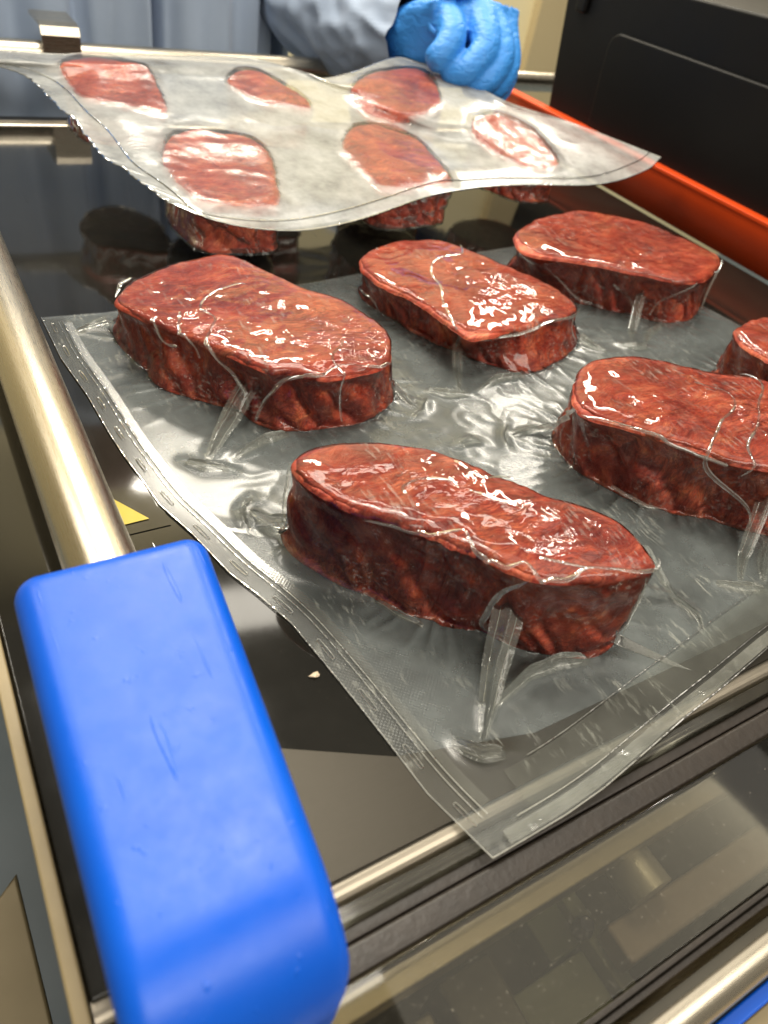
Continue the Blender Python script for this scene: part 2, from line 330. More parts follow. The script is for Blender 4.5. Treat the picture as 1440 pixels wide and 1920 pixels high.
STEAKS=[
 (0.046,[(0.104,0.477),(0.119,0.503),(0.149,0.520),(0.182,0.533),(0.210,0.536),(0.226,0.502),(0.244,0.463),(0.267,0.446),(0.278,0.407),(0.270,0.378),(0.259,0.362),(0.240,0.354),(0.204,0.353),(0.184,0.368),(0.171,0.371),(0.160,0.387),(0.148,0.404),(0.131,0.428),(0.118,0.453)],
  [(0.109,0.524),(0.108,0.501),(0.117,0.461),(0.118,0.436),(0.142,0.409),(0.163,0.393),(0.167,0.373),(0.184,0.358),(0.207,0.356),(0.243,0.353),(0.278,0.374),(0.289,0.397)]),
 (0.064,[(0.136,0.260),(0.144,0.268),(0.158,0.270),(0.185,0.266),(0.214,0.252),(0.233,0.227),(0.250,0.201),(0.271,0.180),(0.282,0.159),(0.280,0.139),(0.278,0.133),(0.263,0.132),(0.234,0.138),(0.211,0.147),(0.201,0.159),(0.193,0.176),(0.182,0.193),(0.163,0.210),(0.147,0.223),(0.136,0.244)],
  [(0.141,0.280),(0.136,0.261),(0.148,0.235),(0.168,0.209),(0.189,0.186),(0.211,0.168),(0.227,0.146),(0.261,0.127),(0.280,0.130),(0.292,0.146)]),
 (0.036,[(0.320,0.523),(0.342,0.547),(0.379,0.561),(0.413,0.560),(0.440,0.544),(0.459,0.503),(0.477,0.475),(0.486,0.438),(0.480,0.412),(0.454,0.400),(0.415,0.395),(0.378,0.390),(0.349,0.387),(0.342,0.405),(0.344,0.432),(0.346,0.461),(0.327,0.472),(0.318,0.493)],
  [(0.333,0.544),(0.328,0.509),(0.340,0.482),(0.349,0.444),(0.363,0.423),(0.385,0.391),(0.405,0.373),(0.441,0.381),(0.490,0.406),(0.505,0.433)]),
 (0.0475,[(0.497,0.535),(0.544,0.564),(0.609,0.580),(0.653,0.567),(0.692,0.539),(0.706,0.489),(0.709,0.452),(0.671,0.425),(0.627,0.410),(0.594,0.421),(0.571,0.442),(0.535,0.470),(0.505,0.482),(0.479,0.498)],
  [(0.505,0.545),(0.508,0.520),(0.528,0.490),(0.557,0.460),(0.588,0.439),(0.609,0.415),(0.645,0.412),(0.694,0.440)]),
 (0.057,[(0.357,0.288),(0.394,0.310),(0.429,0.307),(0.458,0.291),(0.477,0.271),(0.506,0.259),(0.527,0.235),(0.510,0.196),(0.469,0.171),(0.421,0.173),(0.395,0.195),(0.376,0.218),(0.352,0.242),(0.339,0.261)],
  [(0.369,0.302),(0.358,0.263),(0.369,0.235),(0.391,0.204),(0.419,0.186),(0.436,0.166),(0.446,0.156),(0.484,0.149)]),
 (0.05,[(0.572,0.321),(0.602,0.333),(0.635,0.335),(0.674,0.317),(0.671,0.271),(0.651,0.232),(0.606,0.228),(0.571,0.254),(0.561,0.288)],
  [(0.574,0.325),(0.566,0.300),(0.575,0.262),(0.605,0.232)]),
]
HANG=[
 (0.0681,[(0.204,0.693),(0.220,0.716),(0.249,0.727),(0.277,0.717),(0.300,0.707),(0.303,0.669),(0.288,0.625),(0.273,0.587),(0.237,0.586),(0.207,0.592),(0.198,0.618),(0.195,0.661)]),
 (0.0725,[(0.390,0.705),(0.421,0.739),(0.450,0.744),(0.481,0.728),(0.494,0.704),(0.489,0.662),(0.475,0.618),(0.429,0.607),(0.388,0.609),(0.380,0.637),(0.378,0.673)]),
 (0.079,[(0.568,0.732),(0.604,0.752),(0.637,0.751),(0.660,0.727),(0.652,0.675),(0.633,0.640),(0.589,0.643),(0.570,0.678),(0.559,0.706)]),
 (0.0915,[(0.150,0.830),(0.173,0.870),(0.206,0.878),(0.230,0.849),(0.238,0.824),(0.232,0.760),(0.220,0.745),(0.194,0.758),(0.156,0.774),(0.152,0.807)]),
 (0.0947,[(0.312,0.824),(0.331,0.848),(0.357,0.851),(0.376,0.823),(0.389,0.795),(0.384,0.763),(0.352,0.767),(0.326,0.775),(0.314,0.802)]),
 (0.1006,[(0.449,0.805),(0.497,0.851),(0.548,0.864),(0.579,0.851),(0.570,0.806),(0.540,0.757),(0.487,0.735),(0.451,0.751),(0.441,0.776)]),
]
# ---------------------------------------------------------------- noise
_rs = np.random.RandomState(7)
_perm = np.tile(_rs.permutation(256), 2)
_grad = _rs.normal(size=(256, 3)); _grad /= np.linalg.norm(_grad, axis=1)[:, None]
def perlin(p):
    p = np.asarray(p, float); i = np.floor(p).astype(int); f = p - i; i &= 255
    u = f*f*f*(f*(f*6-15)+10)
    out = 0
    for dx in (0, 1):
        for dy in (0, 1):
            for dz in (0, 1):
                g = _grad[_perm[_perm[_perm[(i[..., 0]+dx) & 255]+((i[..., 1]+dy) & 255)]+((i[..., 2]+dz) & 255)]]
                d = ((f-np.array([dx, dy, dz]))*g).sum(-1)
                w = (u[..., 0] if dx else 1-u[..., 0])*(u[..., 1] if dy else 1-u[..., 1])*(u[..., 2] if dz else 1-u[..., 2])
                out = out+w*d
    return out
def fbm(p, o=3):
    s = 0; a = 1; p = np.asarray(p, float)
    for k in range(o):
        s = s+a*perlin(p*2**k+17.3*k); a *= .5
    return s
def ridged(p): return 1-np.abs(perlin(p))*2.2
def smooth(a, b, x):
    t = np.clip((x-a)/(b-a), 0, 1); return t*t*(3-2*t)
# ---------------------------------------------------------------- steak outlines
NA = 360
ANG = (np.arange(NA)+.5)*2*np.pi/NA-np.pi
def catmull(P, n=14):
    P = np.array(P); out = []
    for k in range(len(P)):
        p0, p1, p2, p3 = P[k-1], P[k], P[(k+1) % len(P)], P[(k+2) % len(P)]
        t = np.linspace(0, 1, n, endpoint=False)[:, None]
        out.append(.5*(2*p1+(p2-p0)*t+(2*p0-5*p1+4*p2-p3)*t*t+(3*p1-p0-3*p2+p3)*t**3))
    return np.concatenate(out)
def blur1(r, s):
    k = np.arange(-20, 21); w = np.exp(-.5*(k/s)**2); w /= w.sum()
    return sum(wi*np.roll(r, ki) for wi, ki in zip(w, k))
def polar(P, c):
    d = P-c; a = np.arctan2(d[:, 1], d[:, 0]); r = np.hypot(d[:, 0], d[:, 1]); o = np.argsort(a)
    a, r = a[o], r[o]
    return np.interp(ANG, np.concatenate((a-2*np.pi, a, a+2*np.pi)), np.tile(r, 3))
class Steak:
    def __init__(s, h, top, bot, seed):
        s.h = h; s.seed = seed
        s.c = np.mean(catmull(top), 0)
        r0 = polar(catmull(top), s.c); xy = r0[:, None]*np.stack([np.cos(ANG), np.sin(ANG)], -1)
        dirs = np.stack([np.cos(ANG), np.sin(ANG)], -1); sup = (xy@dirs.T).max(0)               # support function, for the hull
        cs = dirs@dirs.T; hull = np.where(cs > .05, sup[None]/np.maximum(cs, .05), 9).min(1)
        s.rt = blur1(.35*r0+.65*hull, 1.5)
        rb = s.rt*.96
        if bot:
            b = np.array(bot)-s.c; a = np.unwrap(np.arctan2(b[:, 1], b[:, 0])); r = np.hypot(b[:, 0], b[:, 1])
            lo, hi = a.min(), a.max(); m = .45
            aa = list(a); rr = list(r)
            for t in np.arange(hi+m, lo+2*np.pi-m, .1):
                aa.append(t); rr.append(np.interp((t+np.pi) % (2*np.pi)-np.pi, ANG, s.rt)*.97)
            aa = np.array(aa) % (2*np.pi); o = np.argsort(aa); aa = aa[o]; rr = np.array(rr)[o]
            rb = np.interp(ANG % (2*np.pi), np.concatenate((aa-2*np.pi, aa, aa+2*np.pi)), np.tile(rr, 3))
        nz = lambda f, o: perlin(np.stack([np.cos(ANG)*f+seed, np.sin(ANG)*f, 0*ANG+o], -1))
        s.rt = s.rt+.0022*nz(4.5, .3)+.0012*nz(11, .9)
        s.rb = blur1(rb, 3.)+.0026*nz(5, 2.2)+.0012*nz(12, 4.4)
    def R(s, th, t):
        """outline radius at angle th and height fraction t"""
        a = np.interp(th, ANG, s.rt, period=2*np.pi); b = np.interp(th, ANG, s.rb, period=2*np.pi)
        q = np.stack([np.cos(th)*2.2+s.seed, np.sin(th)*2.2, t*1.6+0*th], -1)
        q2 = np.stack([np.cos(th)*6+s.seed, np.sin(th)*6, t*1.2+0*th], -1)
        return b+(a-b)*t-.0032*np.sin(np.pi*t)+(.005*perlin(q)+.0035*perlin(q2))*np.sin(np.pi*np.clip(t, 0, 1)*.93)
    def top(s, th, u):
        q = np.stack([np.cos(th)*u*1.9+s.seed, np.sin(th)*u*1.9, 0*th+3.1], -1)
        q2 = np.stack([np.cos(th)*u*5+s.seed, np.sin(th)*u*5, 0*th+7.7], -1)
        return s.h-.0020*u**6+.0024*perlin(q)+.0013*perlin(q2)
    def sdf(s, p, rho=.0036):
        d = p[..., :2]-s.c; th = np.arctan2(d[..., 1], d[..., 0]); r = np.hypot(d[..., 0], d[..., 1])
        t = np.clip(p[..., 2]/s.h, 0, 1); Rr = s.R(th, t)
        a = (r-Rr)*.92+rho; b = p[..., 2]-s.top(th, np.clip(r/Rr, 0, 1))+rho
        return np.minimum(np.maximum(a, b), 0)+np.hypot(np.maximum(a, 0), np.maximum(b, 0))-rho
# ---------------------------------------------------------------- shrink-wrapped film (position based cloth)
class Field:
    """signed distance to a set of steaks, sampled on a grid"""
    def __init__(s, steaks, lo, hi, cell=.0028):
        s.lo = np.array(lo); s.cell = cell
        n = (np.ceil((np.array(hi)-s.lo)/cell)).astype(int)+2
        ax = [s.lo[k]+cell*np.arange(n[k]) for k in range(3)]
        G = np.stack(np.meshgrid(*ax, indexing='ij'), -1)
        D = np.full(n, .12)
        for st in steaks:
            rm = max(st.rt.max(), st.rb.max())+.03
            i0 = np.maximum(((st.c-rm-s.lo[:2])/cell).astype(int), 0); i1 = ((st.c+rm-s.lo[:2])/cell).astype(int)+1
            sl = (slice(i0[0], i1[0]), slice(i0[1], i1[1]))
            if min(D[sl].shape) == 0: continue
            D[sl] = np.minimum(D[sl], st.sdf(G[sl]))
        s.n = n
        g = np.gradient(D, cell)
        s.T = np.stack([D]+g, -1).astype(np.float32).reshape(-1, 4)
    def __call__(s, x):
        q = (x-s.lo)/s.cell; q = np.clip(q, 0, s.n-1.001); i = q.astype(np.int32); f = (q-i).astype(np.float32)
        base = (i[..., 0]*s.n[1]+i[..., 1])*s.n[2]+i[..., 2]; o = 0
        for dx in (0, 1):
            wx = f[..., 0] if dx else 1-f[..., 0]
            for dy in (0, 1):
                wy = wx*(f[..., 1] if dy else 1-f[..., 1])
                for dz in (0, 1):
                    w = wy*(f[..., 2] if dz else 1-f[..., 2])
                    o = o+w[..., None]*s.T[base+(dx*s.n[1]+dy)*s.n[2]+dz]
        return o
def shrinkwrap(x, iters, field, thick=.0009, suck=.0005, mu=.35, yld=1.12, bend=.12, L=None, z0=.0012, pin=None, t0=0., t1=1.):
    x = x.astype(np.float32); prev = x.copy()
    if L is None:
        L = {'u': np.linalg.norm(x[:, 1:]-x[:, :-1], axis=-1), 'v': np.linalg.norm(x[1:]-x[:-1], axis=-1)}
    Lu, Lv = L['u'].astype(np.float32), L['v'].astype(np.float32)
    Lu0, Lv0 = Lu.copy(), Lv.copy()
    def con(a, b, l0, ks, kc):
        d = b-a; l = np.sqrt(np.einsum('ijk,ijk->ij', d, d))+1e-9
        C = (l-l0)/l; C *= np.where(C > 0, .5*ks, .5*kc); d *= C[..., None]
        a += d; b -= d
    diag = np.sqrt(Lu.mean()**2+Lv.mean()**2)
    for it in range(iters):
        S = field(x); dd = S[..., 0]; g = S[..., 1:]
        # pressure pulls towards the nearest surface (steak or plate)
        zz = x[..., 2]
        wpl = np.clip((dd-.0)/(dd+zz+1e-6), 0, 1)[..., None]
        n = g*(1-wpl); n[..., 2:] += wpl
        n /= np.linalg.norm(n, axis=-1, keepdims=True)+1e-6
        v = (x-prev)*.86
        prev = x.copy()
        x = x+v-n*suck
        for rep in range(2):
            for k in (0, 1):
                con(x[:, k:-1:2], x[:, k+1::2], Lu[:, k::2], 1, .6)
                con(x[k:-1:2], x[k+1::2], Lv[k::2], 1, .6)
            for k in (0, 1):
                con(x[k:-1:2, :-1], x[k+1::2, 1:], diag, .35, .25)
                con(x[k:-1:2, 1:], x[k+1::2, :-1], diag, .35, .25)
            for k in (0, 1, 2, 3):
                m = (x.shape[1]-2-k+3)//4
                con(x[:, k:-2:4], x[:, k+2::4], Lu[:, :-1][:, k::4]*2, .05, bend)
                con(x[k:-2:4], x[k+2::4], Lv[:-1][k::4]*2, .05, bend)
        # plastic yield of the film
        if it % 5 == 0:
            l = np.linalg.norm(x[:, 1:]-x[:, :-1], axis=-1); Lu = np.clip(np.maximum(Lu, l*.985), Lu0, Lu0*yld)
            l = np.linalg.norm(x[1:]-x[:-1], axis=-1); Lv = np.clip(np.maximum(Lv, l*.985), Lv0, Lv0*yld)
        S = field(x); pen = thick-S[..., 0]; hit = pen > 0
        g = S[..., 1:]; g = g/(np.linalg.norm(g, axis=-1, keepdims=True)+1e-6)
        x = x+np.where(hit, pen, 0)[..., None]*g
        floor = x[..., 2] < z0; x[..., 2] = np.maximum(x[..., 2], z0)
        c = (hit | floor)[..., None]
        x = np.where(c, x-mu*(x-prev), x)
        x[..., 2] = np.maximum(x[..., 2], z0)
        if pin is not None:                       # the heat-sealed rim is drawn in along its own path
            t = smooth(0, .8, t0+(t1-t0)*(it+1)/iters)
            for (sl, a, b) in pin: x[sl] = a+(b-a)*t
    return x, {'u': Lu0, 'v': Lv0}
def upsample(x):
    a = np.zeros((x.shape[0]*2-1, x.shape[1], 3), np.float32); a[::2] = x; a[1::2] = .5*(x[1:]+x[:-1])
    b = np.zeros((a.shape[0], a.shape[1]*2-1, 3), np.float32); b[:, ::2] = a; b[:, 1::2] = .5*(a[:, 1:]+a[:, :-1])
    return b
def along(P, n):
    P = np.array(P, float); d = np.concatenate(([0], np.cumsum(np.hypot(*np.diff(P[:, :2], axis=0).T)))); t = np.linspace(0, d[-1], n)
    return np.stack([np.interp(t, d, P[:, k]) for k in range(P.shape[1])], -1)
def coons(f, b, l, r):
    """surface from front, back (nu) and left, right (nv) edge curves"""
    nu, nv = len(f), len(l); u = np.linspace(0, 1, nu)[None, :, None]; v = np.linspace(0, 1, nv)[:, None, None]
    return ((1-v)*f[None]+v*b[None]+(1-u)*l[:, None]+u*r[:, None]
            -((1-u)*(1-v)*f[0]+u*(1-v)*f[-1]+(1-u)*v*b[0]+u*v*b[-1]))
def make_film(steaks, f, b, l, r, nu, nv, z, grow=(.03, .03), levels=((150, .0012), (120, .0007)), **kw):
    """film laid over the steaks, oversize by grow, then sucked down on them while its rim is drawn in to the four edge curves"""
    def edges(nu, nv): return along(f, nu), along(b, nu), along(l, nv), along(r, nv)
    q = coons(*edges(nu, nv))[..., :2]; c = q.mean((0, 1)); span = np.array([np.ptp(np.array(f)[:, 0]), np.ptp(np.array(l)[:, 1])])
    fu = (1+2*np.array(grow)/span)
    start = c+(q-c)*fu
    x = np.concatenate([start, np.full(q.shape[:2]+(1,), z)], -1)
    P = x.reshape(-1, 3); lo = list(P.min(0)[:2]-.02)+[-.004]; hi = list(P.max(0)[:2]+.02)+[z+.02]
    F = Field(steaks, lo, hi); L = None; tot = sum(l_[0] for l_ in levels); done = 0
    init = x.copy()
    for k, (it, suck) in enumerate(levels):
        if k:
            x = upsample(x); init = upsample(init)
            Lu = np.repeat(L['u'], 2, 1)/2; Lu = np.repeat(Lu, 2, 0)[:x.shape[0]]
            Lv = np.repeat(L['v'], 2, 0)/2; Lv = np.repeat(Lv, 2, 1)[:, :x.shape[1]]
            L = {'u': Lu, 'v': Lv}
        e = [np.concatenate([a, 0*a[:, :1]+.0012], -1) for a in edges(x.shape[1], x.shape[0])]
        pin = [((0,), init[0], e[0]), ((-1,), init[-1], e[1]), ((slice(None), 0), init[:, 0], e[2]), ((slice(None), -1), init[:, -1], e[3])]
        x[..., 2] += .0006*perlin(np.concatenate([x[..., :2]*160, 0*x[..., :1]], -1))
        x, L = shrinkwrap(x, it, F, suck=suck, L=L, pin=pin, t0=done/tot, t1=(done+it)/tot, **kw)
        done += it
    return x
# ================================================================ setting
o = grid_ob('wall', np.array([[(-3, 2.25, -1), (5, 2.25, -1)], [(-3, 2.25, 2.3), (5, 2.25, 2.3)]], float), CREAM); tag(o, kind='structure')
o = grid_ob('floor', np.array([[(-3, -1.2, -.95), (5, -1.2, -.95)], [(-3, 2.4, -.95), (5, 2.4, -.95)]], float), FLOOR); tag(o, kind='structure')
o = box('wall_pilaster', (1.90, 2.215, -.95), (2.35, 2.26, 2.29), TAN); tag(o, kind='structure')
# ================================================================ packing machine
mc = thing('packing_machine', 'black glass topped steel packing machine carrying both pouches of steaks', 'machine', (0, 0, -.012))
def P(f, *a, **k):                                  # part of the machine given in world coordinates
    k['parent'] = mc; o = f(*a, **k); o.matrix_parent_inverse = Matrix.Translation((0, 0, .012)); return o
P(box, 'lid_plate', (-.0085, .0885, -.010), (.835, .978, 0), PLATE, bevel=.0012, seg=2)
P(box, 'back_rail', (-.0085, .981, -.03), (.835, 1.0, .002), STEEL_X, bevel=.003)
P(box, 'back_ledge', (-.0085, 1.003, -.05), (.835, 1.06, -.012), BLACK, bevel=.003)
# rounded steel lip, clear acrylic edge, rubber seal, smoked window (back to front)
prof = [(.0865+.0075*math.cos(a), -.0085+.0068*math.sin(a)) for a in np.linspace(0, math.pi, 14)]
P(prism, 'steel_lip', prof+[(.079, -.02), (.094, -.02)], -.0085, .835, STEEL_DULL, axis='x')
dk = [(.004, .0870), (.834, .0870), (.834, .106), (.20, .106), (.1317, .1233), (.0875, .1475), (.030, .1790), (.004, .179)]
P(prism, 'steel_deck', dk, .0003, .0010, DECK, bevel=.0003, seg=2)
P(box, 'acrylic_edge', (-.0085, .0722, -.011), (.835, .0783, -.0012), CLEAR_EDGE, bevel=.0006, seg=2)
P(box, 'seal_lip', (-.0085, .0662, -.012), (.835, .0716, -.0045), RUBBER, bevel=.0012)
P(box, 'rubber_seal', (-.0085, .0545, -.014), (.835, .0656, -.0022), RUBBER, bevel=.002)
P(box, 'inner_frame_bar', (-.0085, .0440, -.026), (.835, .0535, -.011), STEEL_DULL, bevel=.001)
P(box, 'smoked_window', (-.0085, .0045, -.0055), (.835, .0535, -.0004), SMOKED, bevel=.0006, seg=2)
P(box, 'front_seal', (-.0085, .0018, -.010), (.835, .0040, -.0006), RUBBER, bevel=.0005, seg=2)
P(box, 'front_seal', (-.0085, -.0012, -.012), (.835, .0012, -.0030), RUBBER, bevel=.0005, seg=2)
# chamber seen through the window
P(box, 'chamber_floor', (-.0085, -.004, -.10), (.835, .06, -.095), DARK)
P(box, 'chamber_front', (-.0085, -.008, -.095), (.835, -.0045, -.014), DARK)
P(tube, 'roller', [(.2225, .0515, -.035), (.2225, .0505, -.035), (.2225, .028, -.035)], .0120, ROLLER, n=40)
P(box, 'cross_bar', (.200, .0105, -.062), (.835, .0285, -.046), PINK, bevel=.002)
P(box, 'side_block', (.198, .004, -.095), (.2065, .052, -.064), PALE, bevel=.001)
P(box, 'green_block', (.178, .030, -.095), (.1975, .052, -.070), DARKGREEN, bevel=.0012)
P(box, 'lower_block', (.150, .002, -.095), (.1975, .0285, -.074), PALE, bevel=.0012)
P(tube, 'knob', [(.199, .0345, -.068), (.199, .0345, -.064), (.199, .0345, -.058)], [.0045, .0052, .0035], KNOB, n=16, up=(0, 1, 0))
P(box, 'inner_box', (.118, .012, -.095), (.1455, .046, -.050), DARK, bevel=.002)
P(box, 'inner_box', (.070, .006, -.095), (.113, .040, -.058), STEEL_DULL, bevel=.002)
# left rim, body panels
P(box, 'side_rim', (-.0150, -.20, -.030), (-.0092, 1.05, .0012), RIM, bevel=.0012)
P(box, 'body_panel', (-.0150, -.20, -.9), (-.0102, 1.05, -.034), BLACK)
P(prism, 'lower_panel', [(-.066, .318), (-.0515, .331), (-.0475, .20), (-.0475, -.2), (-.2, -.2), (-.2, .25)], -.41, -.40, PANEL, bevel=.003)
P(box, 'base_cabinet', (-.008, -.0, -.9), (.834, 1.05, -.105), STEEL_DULL, bevel=.004)
# warning triangle on the lid, half hidden by the tube
tri = np.array([(.0762, .3081), (.0362, .3070), (.0555, .3412)])
def flat(name, poly, z, m, parent): return link(name, mesh(name, [(x, y, z) for x, y in poly], [tuple(range(len(poly)))], False), m, parent)
st = P(lambda parent=None: flat('warning_sticker', [(.086, .300), (.086, .347), (.032, .347), (.032, .300)], .0006, PLATE, parent))
ce = tri.mean(0)
flat('warning_triangle', tri, .0012, YELLOW, st)
flat('warning_symbol', [ce+(a, b) for a, b in [(-.002, .009), (.002, .009), (.0012, -.002), (-.0012, -.002)]], .0016, BLACKPRINT, st)
# ================================================================ lid handle frame: tubes, corner block
hf = thing('lid_handle', 'brushed steel handle tube running into big blue plastic corner block', 'handle', (.037, .24, 0))
def H(f, *a, **k):
    k['parent'] = hf; o = f(*a, **k); o.matrix_parent_inverse = Matrix.Translation((-.037, -.24, 0)); return o
H(tube, 'handle_tube', [(.0373, y, .0445) for y in (.20, .25, .6, 1.085)], .0158, STEEL_Y, n=64)
# block: side outline with a large nose radius, rounded all round
def block_mesh():
    x0, x1, y0, y1, z0, z1, r, rn = -.0002, .0802, .0430, .2300, .008, .0655, .0105, .036
    bm = bmesh.new(); bmesh.ops.create_cube(bm, size=1)
    bmesh.ops.subdivide_edges(bm, edges=bm.edges[:], cuts=35, use_grid_fill=True)
    lo, hi = np.array((x0, y0, z0)), np.array((x1, y1, z1))
    for v in bm.verts:
        t = np.array(v.co)+.5; t = .55*(.5-.5*np.cos(np.pi*t))+.45*t
        p = lo+(hi-lo)*t; c = np.clip(p, lo+r, hi-r); d = p-c; L = np.linalg.norm(d); m = np.abs(d).max()
        p = c+d/L*r if L > 1e-9 else p
        x, y, z = p; e = np.clip((y0+rn-y)/rn, 0, 1)
        top = (1-np.sqrt(max(0, 1-(e*.985)**2)))*rn*.95; z = z-top*np.clip((z-z0)/(z1-z0), 0, 1)
        s_ = (y1-y)/(y1-y0); k = np.clip((x-x0)/(x1-x0), 0, 1); x = x-s_*(.0165*k+.0020*(1-k))
        v.co = (x, y, z)
    me = bpy.data.meshes.new('corner_block'); bm.to_mesh(me); bm.free(); me.polygons.foreach_set('use_smooth', [True]*len(me.polygons)); return me
H(lambda parent=None: link('corner_block', block_mesh(), BLUE, parent))
# ================================================================ other rails
bb = thing('back_bar', 'horizontal brushed steel bar in front of the worker in the smock', 'bar', (.5, 1.105, .045))
def B(f, *a, **k):
    k['parent'] = bb; o = f(*a, **k); o.matrix_parent_inverse = Matrix.Translation((-.5, -1.105, -.045)); return o
B(tube, 'bar_tube', [(x, 1.105, .045) for x in (-.1, .2, .6, 1.2)], .0150, STEEL_X, n=40)
hook = [(1.155, .082), (1.10, .082), (1.089, .079), (1.085, .070), (1.085, .030), (1.0895, .030), (1.0895, .068), (1.093, .0755), (1.10, .0775), (1.155, .0775)]
B(prism, 'bent_bracket', hook, .181, .2255, STEEL_X, axis='x')
fr = thing('front_bar', 'rounded brushed steel front rail at the lower right corner', 'rail', (.25, -.011, -.03))
def G(f, *a, **k):
    k['parent'] = fr; o = f(*a, **k); o.matrix_parent_inverse = Matrix.Translation((-.25, .011, .03)); return o
G(tube, 'rail_tube', [(x, -.0105, -.028) for x in (.05, .2, .5, .83)], .0102, STEEL_X, n=40)
G(box, 'blue_strip', (.05, -.0285, -.052), (.83, -.0225, -.040), BLUE, bevel=.0012)
G(box, 'base_strip', (.05, -.075, -.075), (.83, -.030, -.060), RIM, bevel=.001)
# orange tray side and the black case behind it
V = []
for y in np.linspace(.25, 1.03, 14):
    zt = .0555
    V.append([(.8405, y, .0015), (.8405, y, zt-.0045), (.8385, y, zt-.0040), (.8385, y, zt-.0006), (.8395, y, zt), (.8565, y, zt), (.8585, y, zt-.002), (.8585, y, .0015)])
o = grid_ob('orange_rail', np.array(V), ORANGE); o.data.set_sharp_from_angle(angle=rad(50))
sm_ = o.modifiers.new('cap', 'SOLIDIFY'); sm_.thickness = .0012; tag(o, 'orange plastic rail along the foot of the black case', 'rail')
cs = thing('black_case', 'large black case with a grooved rounded panel above the orange rail', 'case', (.88, .6, 0))
def K(f, *a, **k):
    k['parent'] = cs; o = f(*a, **k); o.matrix_parent_inverse = Matrix.Translation((-.88, -.6, 0)); return o
def case_side(x0, x1, inset, name, m, parent=None, pts=None, bev=.004):
    bm = bmesh.new(); a = [bm.verts.new((x0, y, z)) for y, z in pts]; b = [bm.verts.new((x1, y, z)) for y, z in pts]; n = len(pts)
    bm.faces.new(a); bm.faces.new(b)
    for k in range(n): bm.faces.new((a[k], a[(k+1) % n], b[(k+1) % n], b[k]))
    bmesh.ops.recalc_face_normals(bm, faces=bm.faces)
    bmesh.ops.bevel(bm, geom=[e for e in bm.edges if e.verts[0] in a and e.verts[1] in a], offset=bev, segments=3, profile=.5, affect='EDGES')
    me = bpy.data.meshes.new(name); bm.to_mesh(me); bm.free(); me.polygons.foreach_set('use_smooth', [True]*len(me.polygons))
    return wn_(link(name, me, m, parent))
K(case_side, .8605, 1.30, 0, 'case_body', BLACK, pts=[(.922, .004), (.955, .195), (.948, .212), (.93, .2215), (.62, .2325), (.2, .245), (.15, .23), (.15, .004)])
# groove of the raised panel: rounded outline of a sunk channel bounded by two proud lips
def ring(y0, y1, z0, z1, r, n=10):
    out = []
    for cy, cz, a0 in ((y1-r, z1-r, 0), (y0+r, z1-r, 90), (y0+r, z0+r, 180), (y1-r, z0+r, 270)):
        for t in np.linspace(0, 90, n): out.append((cy+r*math.cos(rad(a0+t)), cz+r*math.sin(rad(a0+t))))
    return out
def shear(p): return [(y+.09*(z-.02), z+.012*(.85-y)) for y, z in p]
K(case_side, .8545, .8615, 0, 'raised_panel', BLACK, pts=shear(ring(.20, .832, .012, .170, .022)), bev=.003)
K(box, 'case_latch', (.853, .905, .176), (.861, .925, .215), BLACK, bevel=.004)
# ================================================================ steaks
EL = [(.146,.0664),(.1357,.102),(.1318,.1334),(.1268,.1669),(.1195,.2103),(.1106,.2351),(.1029,.2535),(.0943,.2887),(.0849,.3169),(.0817,.3429),(.0784,.3652),(.0757,.3914),(.0731,.435),(.067,.4851),(.0657,.5438)]
EF = [(.146,.0664),(.1641,.0667),(.1875,.0673),(.2123,.0694),(.2411,.0739),(.2779,.0798),(.3179,.0852),(.3644,.0926),(.5,.108),(.745,.135)]
EB = [(.0657,.5438),(.1124,.5422),(.30,.560),(.45,.585),(.655,.610)]
ER = [(.745,.135),(.72,.28),(.69,.45),(.655,.610)]
def relief(p, side):
    """rumpled folds shared by the meat and the film drawn on to it (metres, mostly inwards)"""
    wq = np.stack([fbm(p*30+5, 2), fbm(p*30+31, 2), fbm(p*30+57, 2)], -1)*.010
    q = p+wq; sk = q[..., 2:]*np.array([.55, -.45, 0])
    a = (q+sk)*np.array([46, 46, 17]); b = (q-sk*.8)*np.array([95, 95, 34])
    msk = smooth(-.15, .35, perlin(p*26+77))
    sidef = .0002-.0046*np.clip(ridged(a)-.05, 0, 1)**2-.0022*msk*np.clip(ridged(b+9), 0, 1)**2+.0034*perlin(q*24+3)
    topf = -.0005*np.clip(ridged(q*np.array([40, 85, 40])+4), 0, 1)**2+.0005*perlin(q*34)
    return side*sidef+(1-side)*topf
def point_attr(o, v, nm='contact'):
    at = o.data.attributes.new(nm, 'FLOAT', 'POINT'); at.data.foreach_set('value', np.asarray(v, np.float32).ravel())
def grid_normals(x, wrap):
    du = (np.roll(x, -1, 1)-np.roll(x, 1, 1)) if wrap else np.gradient(x, axis=1)
    dv = np.gradient(x, axis=0)
    n = np.cross(dv, du) if wrap else np.cross(du, dv); return n/(np.linalg.norm(n, axis=-1, keepdims=True)+1e-12)
